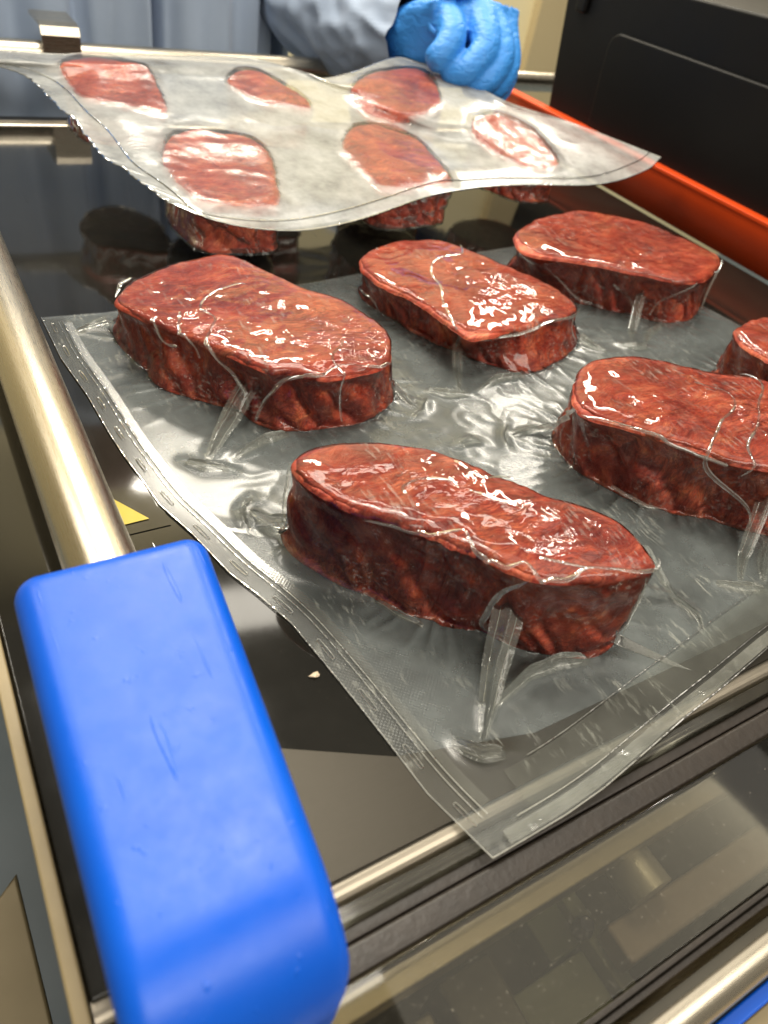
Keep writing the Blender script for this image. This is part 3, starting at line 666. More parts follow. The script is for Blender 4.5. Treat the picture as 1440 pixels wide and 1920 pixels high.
def steak_grid(s, nth=232, ntop=36, nside=34, skew=(0, 0), z0=0., shell=0., rel=1., flip=False):
    th = (np.arange(nth)+.5)*2*np.pi/nth-np.pi; rho = .0040; rows = []; side = []
    edge = s.top(th, np.full(nth, 1.))
    Rt = s.R(th, np.full(nth, 1.))
    for u in np.linspace(.002, 1, ntop):
        r = u*(Rt-rho); rows.append(np.stack([r*np.cos(th), r*np.sin(th), s.top(th, r/Rt)], -1)); side.append(0)
    for a in np.linspace(0, np.pi/2, 7)[1:]:
        r = Rt-rho+rho*np.sin(a); rows.append(np.stack([r*np.cos(th), r*np.sin(th), s.top(th, (Rt-rho)/Rt)-rho+rho*np.cos(a)], -1)); side.append(a/np.pi*.5)
    zt = rows[-1][:, 2]
    for k in np.linspace(0, 1, nside)[1:]:
        z = zt*(1-k)+.003*k; r = s.R(th, z/s.h); rows.append(np.stack([r*np.cos(th), r*np.sin(th), z], -1)); side.append(.25+.75*smooth(0, .30, k))
    rb = s.R(th, np.zeros(nth))
    for k, sd in ((.985, .6), (.9, 0), (.5, 0), (.02, 0)):
        rows.append(np.stack([k*rb*np.cos(th), k*rb*np.sin(th), np.full(nth, .0012)], -1)); side.append(sd)
    x = np.array(rows); sd = np.array(side)[:, None]*np.ones((1, nth))
    x[..., :2] += s.c; nrm = grid_normals(x, True)
    top_or_side = np.arange(len(rows)) < len(rows)-4
    x = x+nrm*((relief(x+s.seed*0, sd)*rel-.0002)*top_or_side[:, None])[..., None]
    x[..., 2] = np.maximum(x[..., 2], .0012)
    k = (1-np.clip(x[..., 2]/s.h, 0, 1))
    x[..., 0] += skew[0]*k; x[..., 1] += skew[1]*k
    x[..., 2] += z0
    s.side = sd
    return x
LAB = ['broad creased raw steak with bright glints, at the back left of the flat pouch',
       'nearest raw steak, long with a dark rumpled side, at the flat pouch front left corner',
       'low raw steak pinched at its waist, middle of the flat pouch back row',
       'pinkish raw steak beside the orange rail, at the back right of the flat pouch',
       'big raw steak cut by the right picture edge, beside the nearest steak',
       'small end of raw steak at the right picture edge, below the orange rail']
ST = [Steak(h, t, b, i*3.7) for i, (h, t, b) in enumerate(STEAKS)]
for s, lab in zip(ST, LAB):
    x = steak_grid(s); org = np.array([s.c[0], s.c[1], 0])
    o = grid_ob('steak', x-org, BEEF, wrap=True); o.location = org; point_attr(o, s.side, 'side')
    tag(o, lab, 'steak', 'raw steaks sealed in the flat pouch')
# ================================================================ flat pouch
pouch = thing('vacuum_pouch', 'clear vacuum pouch lying flat on the lid, sealed tightly over six steaks', 'pouch', (.4, .3, 0), 'clear vacuum pouches of steaks')
def PO(o): o.parent = pouch; o.matrix_parent_inverse = Matrix.Translation((-.4, -.3, 0)); return o
x = make_film(ST, EF, EB, EL, ER, 155, 130, .07, grow=(.008, .010), yld=1.3, bend=.06).astype(float)
n, m = x.shape[:2]
flatq = coons(along(EF, m), along(EB, m), along(EL, n), along(ER, n))[..., :2]
flat3 = np.concatenate([flatq, np.full((n, m, 1), .0014)], -1)
du = np.concatenate(([0], np.cumsum(np.linalg.norm(np.diff(flat3[n//2], axis=0), axis=1)))); dv = np.concatenate(([0], np.cumsum(np.linalg.norm(np.diff(flat3[:, m//3], axis=0), axis=1))))
uv = np.stack(np.meshgrid(du, dv), -1)
ed = np.minimum(np.minimum(uv[..., 0], du[-1]-uv[..., 0]), np.minimum(uv[..., 1], dv[-1]-uv[..., 1]))
wt = smooth(.004, .022, ed)[..., None]; x = flat3+(x-flat3)*wt
# one light smoothing pass, then the shared relief and the finer creases of the film itself
def relax(x, k=1):
    for _ in range(k):
        y = x.copy(); y[1:-1, 1:-1] = .5*x[1:-1, 1:-1]+.125*(x[2:, 1:-1]+x[:-2, 1:-1]+x[1:-1, 2:]+x[1:-1, :-2]); x = y
    return x
x = relax(x, 2)
nr = grid_normals(x, False); nr *= np.sign(nr[..., 2:]+1e-9)*np.where(np.abs(nr[..., 2:]) > .15, 1, 1)
F0 = Field(ST, [.04, .03, -.004], [.80, .66, .10], .003)
S = F0(x.astype(np.float32)); g = S[..., 1:]/(np.linalg.norm(S[..., 1:], axis=-1, keepdims=True)+1e-6)
near = smooth(.0035, .0012, S[..., 0]); sd = smooth(.75, .2, g[..., 2])
xs = x+g*(near*(relief(x, sd)*.92))[..., None]
clu = .06+.20*smooth(.05, .35, perlin(x*np.array([15, 15, 9])+3.3))
for cx_, cy_, rr_, a_ in ((.238,.392,.036,1.), (.150,.435,.022,.8), (.420,.455,.034,.6), (.445,.415,.028,.5), (.610,.445,.036,.5), (.660,.445,.03,.5), (.470,.215,.038,1.), (.395,.245,.02,.6), (.236,.172,.016,.8), (.205,.222,.022,.4)):
    clu = np.maximum(clu, a_*np.exp(-((x[..., 0]-cx_)**2+(x[..., 1]-cy_)**2)/rr_**2))
wq = fbm(x*24, 2)[..., None]*.9
wr = clu*(.0015*np.clip(ridged(x*np.array([30, 66, 40])+8+wq), 0, 1)**4+.0012*np.clip(ridged(x*np.array([72, 34, 40])+51+wq), 0, 1)**4)
x = xs+g*(near*(wr+.0005))[..., None]
for s in ST:                                      # never inside the meat
    for rep in range(2):
        dd_ = np.hypot(x[..., 0]-s.c[0], x[..., 1]-s.c[1]); bx = (dd_ < max(s.rt.max(), s.rb.max())+.006) & (x[..., 2] > .0022)
        p = x[bx]; d0 = s.sdf(p); e = .0006
        gg = np.stack([s.sdf(p+np.eye(3)[k]*e)-s.sdf(p-np.eye(3)[k]*e) for k in range(3)], -1); gg /= np.linalg.norm(gg, axis=-1, keepdims=True)+1e-9
        pen = .0012+np.maximum(relief(p, smooth(.75, .2, gg[:, 2])*(.25+.75*smooth(.001, .30*s.h, s.h-p[:, 2]))), -.0045)*.95-d0
        x[bx] = p+gg*np.maximum(pen, 0)[:, None]
flatm = (1-smooth(.002, .010, x[..., 2]))*smooth(.03, .06, ed)
x[..., 2] += flatm*(.0004*np.clip(ridged(x*np.array([38, 60, 0])+3+fbm(x*30, 2)[..., None]*.5), 0, 1)**4)
FO = [([(.2190,.1640,.034),(.2050,.1470,.010),(.1861,.1266,0),(.1713,.1098,0)], (.002,.007,.006,.001), (.0060,.0050,.0034,.001)),
 ([(.1603,.1198),(.1636,.1133),(.1697,.1067),(.1822,.1023)], (.002,.006,.006,.002), (.002,.003,.003,.002)),
 ([(.2575,.1274),(.2379,.1336),(.2181,.1345),(.1946,.1278),(.1858,.1235)], (.004,.007,.006,.004,.001), (.002,.003,.003,.002,.001)),
 ([(.1730,.3930,.026),(.1520,.3800,.006),(.1312,.3568,0),(.121,.3427,0)], (.002,.008,.006,.001), (.0055,.0050,.0032,.001)),
 ([(.1102,.3506),(.1203,.3407),(.1348,.3333)], (.002,.006,.002), (.002,.003,.002)),
 ([(.1856,.3577),(.1673,.3554),(.1494,.3481),(.1364,.3421)], (.003,.005,.004,.001), (.002,.003,.002,.001)),
 ([(.142,.262,.016),(.1352,.2800,.004),(.130,.2972,0)], (.008,.006,.002), (.003,.003,.001)),
 ([(.1363,.3064),(.1276,.297),(.123,.2797)], (.002,.006,.002), (.002,.003,.002)),
 ([(.3080,.166,.036),(.3361,.1423),(.3409,.1273),(.3334,.1135)], (.009,.006,.005,.001), (.003,.003,.002,.001)),
 ([(.368,.431,.020),(.3467,.3932,0),(.3316,.3662,0)], (.008,.006,.002), (.003,.003,.001)),
 ([(.3033,.3778),(.3202,.3656),(.3406,.3622)], (.002,.006,.002), (.002,.003,.002)),
 ([(.4029,.3735),(.3729,.3742),(.3445,.3641)], (.003,.005,.001), (.002,.003,.001)),
 ([(.5920,.4400,.026),(.5602,.4086,.0),(.5409,.3865,.0)], (.009,.006,.002), (.003,.003,.001)),
 ([(.5282,.3934),(.5401,.3828),(.5575,.3805)], (.002,.006,.002), (.002,.003,.002)),
 ([(.6123,.4145),(.5767,.4017),(.5516,.3839)], (.003,.005,.001), (.002,.003,.001)),
 ([(.4440,.1740,.030),(.4096,.1495,0),(.3884,.1342,0)], (.009,.007,.002), (.0035,.003,.001)),
 ([(.3734,.1419),(.3845,.131),(.404,.1234)], (.002,.006,.002), (.002,.003,.002)),
 ([(.4444,.1549),(.4195,.1407),(.4029,.1276)], (.003,.006,.001), (.002,.003,.001)),
 ([(.3699,.3012,.006),(.3525,.3086),(.3332,.3078)], (.005,.004,.001), (.003,.003,.001)),
 ([(.3452,.3225),(.3324,.3094),(.325,.2954)], (.001,.003,.001), (.001,.002,.001)),
 ([(.2800,.388,.006),(.2849,.3633),(.29,.3548)], (.006,.005,.001), (.003,.003,.001)),
 ([(.3035,.3703),(.2908,.356),(.2767,.3498)], (.001,.003,.001), (.001,.002,.001)),
 ([(.4890,.4096,.004),(.4968,.3943),(.5078,.3832)], (.006,.005,.001), (.003,.003,.001)),
 ([(.110,.5200,.004),(.0954,.521),(.0811,.5163)], (.006,.004,.001), (.003,.002,.001)),
 ([(.2928,.31),(.3034,.3118),(.3123,.3077)], (.003,.005,.001), (.002,.003,.001)),
 ([(.1676,.2086),(.174,.1961),(.1846,.1802)], (.001,.0025,.001), (.001,.002,.001))]
# the sheet itself is pulled up along the folds and puckers out from the foot of every steak
XY = x[..., :2]; lift = np.zeros(XY.shape[:2])
for p, h, w_ in FO:
    q = along(np.array([c_[:2] for c_ in p], float), 14); hq = np.interp(np.linspace(0, 1, 14), np.linspace(0, 1, len(h)), h)
    lo, hi = q.min(0)-.02, q.max(0)+.02
    bx = (XY[..., 0] > lo[0]) & (XY[..., 0] < hi[0]) & (XY[..., 1] > lo[1]) & (XY[..., 1] < hi[1])
    P_ = XY[bx]
    if len(P_) == 0: continue
    d = np.linalg.norm(P_[:, None]-q[None], axis=-1); m_ = d.argmin(1); d = d.min(1)
    lift[bx] = np.maximum(lift[bx], .45*hq[m_]*np.exp(-(d/.0042)**2)+.10*hq[m_]*np.exp(-(d/.011)**2))
puck = np.zeros(XY.shape[:2])
for s in ST:
    d = XY-s.c; th = np.arctan2(d[..., 1], d[..., 0]); r = np.hypot(d[..., 0], d[..., 1])-np.interp(th, ANG, s.rb, period=2*np.pi)
    q = np.stack([np.cos(th)*5.5+s.seed, np.sin(th)*5.5, r*9], -1)
    puck = np.maximum(puck, np.exp(-np.abs(r-.004)/.014)*np.clip(ridged(q), 0, 1)**4*(r > -.004))
flatz = (1-smooth(.004, .014, x[..., 2]))*smooth(.008, .022, ed)
x[..., 2] += flatz*(lift+.0016*puck)
o = grid_ob('film_top', x, FILM_TOP, uv=uv); PO(o); point_attr(o, smooth(.0, .8, near)); point_attr(o, np.clip(clu, 0, 1), 'crinkle')
sub = o.modifiers.new('smooth', 'SUBSURF'); sub.levels = 1; sub.render_levels = 1
b = coons(along(EF, 90), along(EB, 90), along(EL, 90), along(ER, 90))[..., :2]
bz = np.concatenate([b, np.full(b.shape[:2]+(1,), .0007)], -1)
fb = PO(grid_ob('film_base', bz, FILM_BASE, uv=b)); iu = np.arange(90)/89.
point_attr(fb, np.ones((90, 90)), 'crinkle')
point_attr(fb, 1-smooth(.016, .022, iu[None]*.62+0*iu[:, None])*smooth(.02, .03, iu[:, None]*.47+0*iu[None]))
# heat-sealed bands, film rim, embossed slots along the left margin
L_ = along(EL, 240); F_ = along(EF, 300)
def inward(cv, d, sgn):
    t = np.gradient(cv, axis=0); t /= np.linalg.norm(t, axis=1)[:, None]
    return cv+sgn*d*np.stack([t[:, 1], -t[:, 0]], -1)
def strip(name, cv, d0, d1, sgn, z, mat, k=5, wav=0.):
    rows = [inward(cv, d, sgn) for d in np.linspace(d0, d1, k)]
    g_ = np.array(rows); zz = np.full(g_.shape[:2]+(1,), z); zz[..., 0] += wav*perlin(np.concatenate([g_*90, zz*0], -1))
    return PO(grid_ob(name, np.concatenate([g_, zz], -1), mat, uv=g_))
Li = blur_ = np.stack([blur1(np.pad(L_[:, k], 20, 'edge'), 6)[20:-20] for k in (0, 1)], -1)
Fi = np.stack([blur1(np.pad(F_[:, k], 20, 'edge'), 6)[20:-20] for k in (0, 1)], -1)
strip('seal_band', Li[8:-6], .0135, .0185, 1, .0022, FILM_SEAL)
strip('seal_band', Fi[14:], .0100, .0290, -1, .0023, FILM_SEAL, 9)
RIMF = film_material('film_rim', haze=.55, rough=.10, hazecol=(.85, .84, .76), crumple=.3)  # whitened haze stands in for light caught along the film edges
def cord(name, cv, z, r, mat, n_=6): return PO(tube(name, np.concatenate([cv, np.full((len(cv), 1), z)], -1), r, mat, n=n_))
cord('film_edge', L_, .0014, .00030, RIMF); cord('film_edge', F_, .0014, .00045, RIMF)
cord('weld_line', inward(Li, .0098, 1)[6:-4], .0019, .00022, RIMF); cord('weld_line', inward(Li, .0128, 1)[6:-4], .0021, .00026, RIMF)
cord('weld_line', inward(Fi, .0095, -1)[10:], .0021, .00034, RIMF); cord('weld_line', inward(Fi, .0300, -1)[22:], .0021, .00022, RIMF)
strip('cut_edge', Fi[4:], .0008, .0070, -1, .0030, FILM_CREASE, 6, .0022)
for k in range(6, 232, 17):
    p = inward(Li, .0052, 1)[k:k+8]
    if len(p) < 8: break
    lp = []
    for a in np.linspace(0, 2*np.pi, 26, endpoint=False):
        c_ = np.array([np.interp(3.5+3.1*np.clip(1.6*np.cos(a), -1, 1), np.arange(8), p[:, q]) for q in (0, 1)]); t = p[-1]-p[0]; t /= np.linalg.norm(t)
        lp.append(c_+np.array([-t[1], t[0]])*.0010*np.sin(a)+t*.0006*np.cos(a))
    cord('embossed_slot', np.array(lp+[lp[0]]), .0019, .00020, RIMF, 5)
# folds of slack film standing up where the film leaves the steaks
def catmull_open(P):
    P = np.array(P, float); P = np.vstack([2*P[0]-P[1], P, 2*P[-1]-P[-2]]); out = []
    for k in range(1, len(P)-2):
        t = np.linspace(0, 1, 10, endpoint=False)[:, None]; p0, p1, p2, p3 = P[k-1:k+3]
        out.append(.5*(2*p1+(p2-p0)*t+(2*p0-5*p1+4*p2-p3)*t*t+(3*p1-p0-3*p2+p3)*t**3))
    return np.concatenate(out+[P[-2:-1]])
def fold(path, h, w, lean=.0, seed=0, name='film_fold'):
    P_ = along(np.array([tuple(p)+((0,) if len(p) == 2 else ()) for p in path], float), 26); k = len(P_)
    P_[:, :2] += .0009*np.stack([perlin(np.stack([P_[:, 0]*140, P_[:, 1]*140, np.full(k, seed+a)], -1)) for a in (.3, 7.7)], -1)
    t = np.gradient(P_[:, :2], axis=0); t /= np.linalg.norm(t, axis=1)[:, None]; nn_ = np.stack([-t[:, 1], t[:, 0]], -1)
    s_ = np.linspace(0, 1, k); H_ = np.interp(s_, np.linspace(0, 1, len(h)), h); W_ = np.interp(s_, np.linspace(0, 1, len(w)), w)
    rows = []
    for a, b_ in ((-1.5, -.0), (-.8, .05), (-.42, .35), (-.22, .75), (0, 1), (.16, .78), (.34, .4), (.8, .06), (1.5, 0)):
        off = a*W_+lean*b_*H_+.12*W_*np.sin(s_*9+seed)*b_
        rows.append(np.concatenate([P_[:, :2]+nn_*off[:, None], (P_[:, 2]+.0018+b_*H_)[:, None]], -1))
    ends = smooth(0, .12, s_)*smooth(0, .2, 1-s_)
    for r_ in rows: r_[:, 2] -= (r_[:, 2]-P_[:, 2])*(1-ends)
    for r_ in (rows[1], rows[-2]): PO(tube('fold_edge', r_[2:-2]+np.array([0, 0, .0003]), .00016, RIMF, n=5))
    o = PO(grid_ob(name, np.array(rows), FILM_FOLD)); sb = o.modifiers.new('smooth', 'SUBSURF'); sb.levels = sb.render_levels = 1
    return o
for k, (p, h, w_) in enumerate(FO): fold(p, h, w_, lean=.35*math.sin(k*2.1), seed=k*1.7)
CREASE={
 1:[
  ([(2.833, 0.897), (3.009, 0.925), (-2.927, 0.97), (-2.411, 1.376), (-2.063, 0.97), (-1.803, 0.963), (-1.619, 1.151), (-1.494, 1.207), (-1.482, 0.927), (-1.107, 1.112), (-0.955, 1.097), (-0.816, 0.938), (-0.713, 0.951)],0.0028), 
  ([(-1.551, 0.919), (-1.607, 0.713), (-1.628, 0.357), (-1.62, 0.215), (-1.458, 0.093), (-1.37, 0.101)],0.006), 
  ([(-1.321, 1.267), (-1.158, 1.189), (-1.064, 1.122)],0.002), 
  ([(2.383, 0.902), (2.356, 0.541), (2.375, 0.127)],0.004), 
  ([(-0.835, 0.899), (-0.765, 0.526), (-0.74, 0.097)],0.002), 
  ([(1.219, 1.162), (0.778, 1.346), (0.349, 0.97)],0.0012), 
  ([(1.088, 1.71), (-0.069, 1.694), (-0.459, 1.637)],0.0012), 
  ([(2.516, 1.624), (1.963, 1.619), (1.502, 1.649)],0.001), 
 ],
 0:[
  ([(1.374, 1.533), (1.701, 1.547), (1.967, 1.555), (3.071, 1.531), (-2.582, 0.91), (-2.356, 0.699), (-2.111, 0.396), (-2.075, 0.172)],0.0025), 
  ([(-0.848, 0.905), (-1.208, 1.12), (-1.596, 0.924), (-1.781, 0.744), (-1.928, 0.312), (-1.977, 0.096)],0.003), 
  ([(2.919, 1.108), (3.107, 0.739), (-3.044, 0.739)],0.002), 
  ([(2.595, 0.905), (2.403, 0.953), (2.323, 0.97)],0.004), 
  ([(-0.829, 1.38), (-1.253, 1.128), (-1.224, 0.127)],0.0015), 
  ([(2.824, 1.369), (-2.894, 0.902), (-2.749, 0.708)],0.0015), 
 ],
 2:[
  ([(0.997, 0.97), (1.137, 1.393), (2.763, 1.712), (-2.318, 1.123), (-2.16, 0.229)],0.0025), 
  ([(-2.204, 0.885), (-1.976, 0.814), (-1.544, 0.814), (-1.028, 0.928), (-0.53, 0.849)],0.003), 
  ([(2.395, 0.215), (2.601, 0.287), (2.73, 0.033)],0.002), 
  ([(-0.74, 0.917), (-0.74, 0.547), (-0.677, 0.229)],0.002), 
 ],
 4:[
  ([(0.738, 1.573), (-1.532, 1.673), (-2.241, 0.924), (-1.615, 0.394), (-1.49, 0.08)],0.003), 
  ([(0.228, 0.94), (-0.394, 1.48), (-1.588, 1.34), (-1.84, 0.795)],0.002), 
  ([(2.896, 0.898), (2.506, 0.363), (2.504, 0.184)],0.006), 
  ([(-2.967, 0.1), (-2.689, 0.069), (-2.385, 0.034)],0.003), 
  ([(2.896, 0.898), (-3.037, 0.955), (-2.48, 0.908), (-2.013, 0.893)],0.002), 
 ],
 3:[
  ([(2.886, 0.765), (-3.128, 0.69), (-2.829, 0.166), (-2.349, 0.078)],0.0025), 
  ([(-0.44, 0.938), (-0.65, 0.75), (-0.801, 0.022)],0.004), 
  ([(-1.244, 0.909), (-1.532, 0.512), (-1.602, 0.129)],0.002), 
  ([(-1.788, 0.083), (-1.911, 0.339), (-2.321, 0.597)],0.002), 
 ],
}

def crease(s, pts, h, seed):
    """slack film standing off the meat as a thin double ridge, path given as (angle, height fraction; above 1 runs in over the top)"""
    a = np.array(pts); a[:, 0] = np.unwrap(a[:, 0]); a = catmull_open(a) if len(a) > 2 else a
    k = 30 if len(pts) < 6 else 64
    def surf(th, t):
        u = np.where(t > 1, 2-t, 1.); tz = np.clip(t, 0, 1); Rr = s.R(th, tz)
        P_ = np.stack([s.c[0]+u*Rr*np.cos(th), s.c[1]+u*Rr*np.sin(th), np.where(t > .93, s.top(th, u), tz*s.h)], -1)
        wt_ = smooth(.80, 1.06, t)[:, None]; n_ = np.stack([np.cos(th), np.sin(th), 0*th+.15], -1)*(1-wt_)+np.array([0, 0, 1.])*wt_
        return P_, n_/np.linalg.norm(n_, axis=1)[:, None]
    q, _ = surf(a[:, 0], a[:, 1]); d = np.concatenate(([0], np.cumsum(np.linalg.norm(np.diff(q, axis=0), axis=1)))); ss = np.linspace(0, d[-1], k)
    P_, n_ = surf(np.interp(ss, d, a[:, 0]), np.interp(ss, d, a[:, 1]))
    t_ = np.gradient(P_, axis=0); t_ /= np.linalg.norm(t_, axis=1)[:, None]; b_ = np.cross(t_, n_)
    e = np.sin(np.pi*np.linspace(.04, .96, k))**.6; hh = np.interp(ss, d, np.where(a[:, 1] > 1.04, .12, 1.))*.62*h*e*(1+.5*perlin(np.stack([ss*160, 0*ss+seed, 0*ss], -1)))
    lean = (.3+.7*perlin(np.stack([ss*70, 0*ss+seed+4, 0*ss], -1)))*hh
    rows = [P_+b_*(o_*(.0006+.22*hh))[:, None]+b_*(lean*f_)[:, None]+n_*(.0014+hh*f_)[:, None] for o_, f_ in ((-1.6, 0), (-.7, .25), (-.25, .7), (0, 1), (.2, .72), (.6, .28), (1.6, 0))]
    o = PO(grid_ob('film_crease', np.array(rows), FILM_CREASE)); sb = o.modifiers.new('smooth', 'SUBSURF'); sb.levels = sb.render_levels = 1
for k, lst in CREASE.items():
    for j, (p, h) in enumerate(lst): crease(ST[k], p, h, k*5+j*1.3)
# ================================================================ second pouch, lifted off the lid, upside down
FRONT = [(0.187,0.594,0.062),(0.220,0.567,0.055),(0.279,0.559,0.050),(0.345,0.567,0.054),(0.429,0.594,0.060),(0.507,0.613,0.060),(0.582,0.617,0.060),(0.675,0.608,0.062),(0.762,0.629,0.068),(0.809,0.652,0.075)]
RIGHT = [(0.809,0.652,0.075),(0.738,0.740,0.085),(0.652,0.767,0.098),(0.625,0.823,0.105),(0.592,0.874,0.110)]
LEFT = [(0.187,0.594,0.062),(0.178,0.599,0.063),(0.165,0.641,0.067),(0.150,0.682,0.070),(0.144,0.731,0.078),(0.134,0.761,0.084),(0.123,0.817,0.090),(0.100,0.836,0.095),(0.066,0.840,0.100),(0.060,0.877,0.100)]
BACK = [(0.060,0.877,0.100),(0.107,0.871,0.100),(0.179,0.872,0.100),(0.263,0.886,0.100),(0.358,0.900,0.100),(0.395,0.881,0.100),(0.421,0.837,0.098),(0.476,0.851,0.103),(0.561,0.901,0.110),(0.592,0.874,0.110)]
po2 = thing('vacuum_pouch', 'milky vacuum pouch lifted at its far corner by the gloved hand', 'pouch', (.4, .7, .07), 'clear vacuum pouches of steaks')
def PQ(o): o.parent = po2; o.matrix_parent_inverse = Matrix.Translation((-.4, -.7, -.07)); return o
nu, nv = 190, 130
def sm3(P, n):
    c = along(catmull_open(P), n); return c
lc = sm3(LEFT, nv); jag = .0042*perlin(np.stack([np.arange(nv)*.41, np.full(nv, .5), np.full(nv, .7)], -1))
y = coons(sm3(FRONT, nu), sm3(BACK, nu), lc, sm3(RIGHT, nv))
uu = np.linspace(0, 1, nu)[None]; vv = np.linspace(0, 1, nv)[:, None]
crimp = (1-smooth(0, .045, uu))*smooth(0, .03, vv)*smooth(0, .03, 1-vv); y[..., 0] += crimp*jag[:, None]; y[..., 2] += crimp*.5*np.roll(jag, 3)[:, None]
rimw = smooth(0, .1, uu)*smooth(0, .1, 1-uu)*smooth(0, .1, vv)*smooth(0, .1, 1-vv)
y[..., 2] += .004*smooth(0, .12, vv)*smooth(0, .15, 1-vv)*smooth(0, .1, uu)*smooth(0, .1, 1-uu)
y[..., 2] += .003*perlin(np.concatenate([y[..., :2]*np.array([9, 13]), 0*y[..., :1]], -1))*rimw
contact = 0*y[..., 2]
y[..., 2] += .0012*np.clip(ridged(np.concatenate([y[..., :2]*np.array([7, 16])+fbm(np.concatenate([y[..., :2]*9, 0*y[..., :1]], -1), 2)[..., None]*.5, 0*y[..., :1]], -1)), 0, 1)**3*rimw
LAB2 = ['steak hanging under the lifted pouch at its near left corner', 'steak hanging in the middle of the near row under the lifted pouch',
        'steak at the near right under the lifted pouch, close to the orange rail', 'dark red steak at the far left of the lifted pouch, by the bent bracket',
        'small steak in the middle of the far row under the lifted pouch', 'steak at the far right of the lifted pouch, just below the blue glove']
for k, ((z, poly), lab) in enumerate(zip(HANG, LAB2)):
    c = np.mean(catmull(poly), 0); d = np.hypot(y[..., 0]-c[0], y[..., 1]-c[1])
    zt = float(y[..., 2][d < .03].mean()); hh = min(zt-.012, .047)
    s = Steak(hh, poly, None, 40+k*3.1)
    a = np.arctan2(y[..., 1]-s.c[1], y[..., 0]-s.c[0]); Rr = np.interp(a, ANG, s.rt, period=2*np.pi); d = np.hypot(y[..., 0]-s.c[0], y[..., 1]-s.c[1])
    msk = smooth(1.22, 1.0, d/Rr); contact = np.maximum(contact, smooth(1.0, .93, d/Rr+.06*perlin(np.stack([y[..., 0]*60, y[..., 1]*90, 0*a], -1))))
    y[..., 2] += .0022*smooth(1.15, .85, d/Rr)+msk*.0008*perlin(np.stack([y[..., 0]*60, y[..., 1]*90, 0*a], -1))
    nb = y[d < Rr*1.25+.01]
    def settle(g_, gap):                      # top face pressed flat against the sheet
        fl = g_.reshape(-1, 3); zs = np.concatenate([nb[np.argmin(((c_[:, None, :2]-nb[None, :, :2])**2).sum(-1), 1), 2] for c_ in np.array_split(fl, 12)])
        fl[:, 2] += (zs-gap-zt)*smooth(0., .85, (fl[:, 2]-(zt-hh))/hh); return fl.reshape(g_.shape)
    g_ = steak_grid(s, 150, 20, 22, skew=(0, -.004), z0=zt-hh); g_ = settle(g_, .0016)
    org = np.array([s.c[0], s.c[1], zt-hh])
    o = grid_ob('steak', g_-org, BEEF, wrap=True); o.location = org; point_attr(o, s.side, 'side'); tag(o, lab, 'steak', 'raw steaks sealed in the lifted pouch')
    h_ = steak_grid(s, 150, 20, 22, skew=(0, -.004), z0=zt-hh, rel=.9); h_ = settle(h_, .0022); nh = grid_normals(h_, True); h_ = h_+nh*.0018
    h_[22:48] += nh[22:48]*(.0008*np.clip(ridged(h_[22:48]*np.array([30, 30, 10])+k), 0, 1)**3)[..., None]
    PQ(grid_ob('film_wrap', h_[20:], FILM_SKIN, wrap=True))
fs = PQ(grid_ob('film_sheet', y, FILM_RAISED, uv=y[..., :2])); point_attr(fs, contact); point_attr(fs, .7+0*contact, 'crinkle'); fs.modifiers.new('smooth', 'SUBSURF').render_levels = 1
def cord2(cv, r): PQ(tube('film_edge', cv, r, RIMF, n=6))
cord2(y[0], .0006); cord2(y[:, 0], .0006); cord2(y[:, -1], .0005); cord2(y[-1], .0005)
PQ(tube('weld_line', y[:, 8]+np.array([0, 0, .0006]), .0005, RIMF, n=6)); PQ(tube('weld_line', y[6]+np.array([0, 0, .0006]), .0005, RIMF, n=6))
# ================================================================ crumb
rs = np.random.RandomState(3); bm = bmesh.new(); bmesh.ops.create_icosphere(bm, subdivisions=2, radius=.0016)
for v in bm.verts: v.co = Vector((v.co.x*1.5, v.co.y*.8, v.co.z*.6))*(1+rs.uniform(-.35, .5))
me = bpy.data.meshes.new('crumb'); bm.to_mesh(me); bm.free()
o = link('crumb', me, FLECK); o.location = (.1171, .1767, .0010); tag(o, 'tiny pale crumb on the black lid between the blue block and the flat pouch', 'crumb')
# ================================================================ person: smock, sleeves, gloves
pe = thing('person', 'person in blue grey smock and blue glove lifting the second pouch', 'person', (.27, 1.38, -.95))
def PE(o): o.parent = pe; o.matrix_parent_inverse = Matrix.Translation((-.27, -1.38, .95)); return o
def skin_body(name, verts, edges, radii, mat, lev=2, fuse=0):
    me = bpy.data.meshes.new(name); me.from_pydata(verts, edges, []); o = bpy.data.objects.new(name, me); C.objects.link(o); me.materials.append(mat)
    sk = o.modifiers.new('skin', 'SKIN'); sk.use_smooth_shade = True
    fuse_ = fuse
    for v, r in zip(me.skin_vertices[0].data, radii): v.radius = (r, r) if not isinstance(r, tuple) else r
    me.skin_vertices[0].data[0].use_root = True
    sb = o.modifiers.new('sub', 'SUBSURF'); sb.levels = sb.render_levels = lev
    if fuse_:
        rm = o.modifiers.new('remesh', 'REMESH'); rm.mode = 'VOXEL'; rm.voxel_size = fuse_; rm.use_smooth_shade = True
        ms = o.modifiers.new('soften', 'SMOOTH'); ms.factor = .5; ms.iterations = 7
    return o
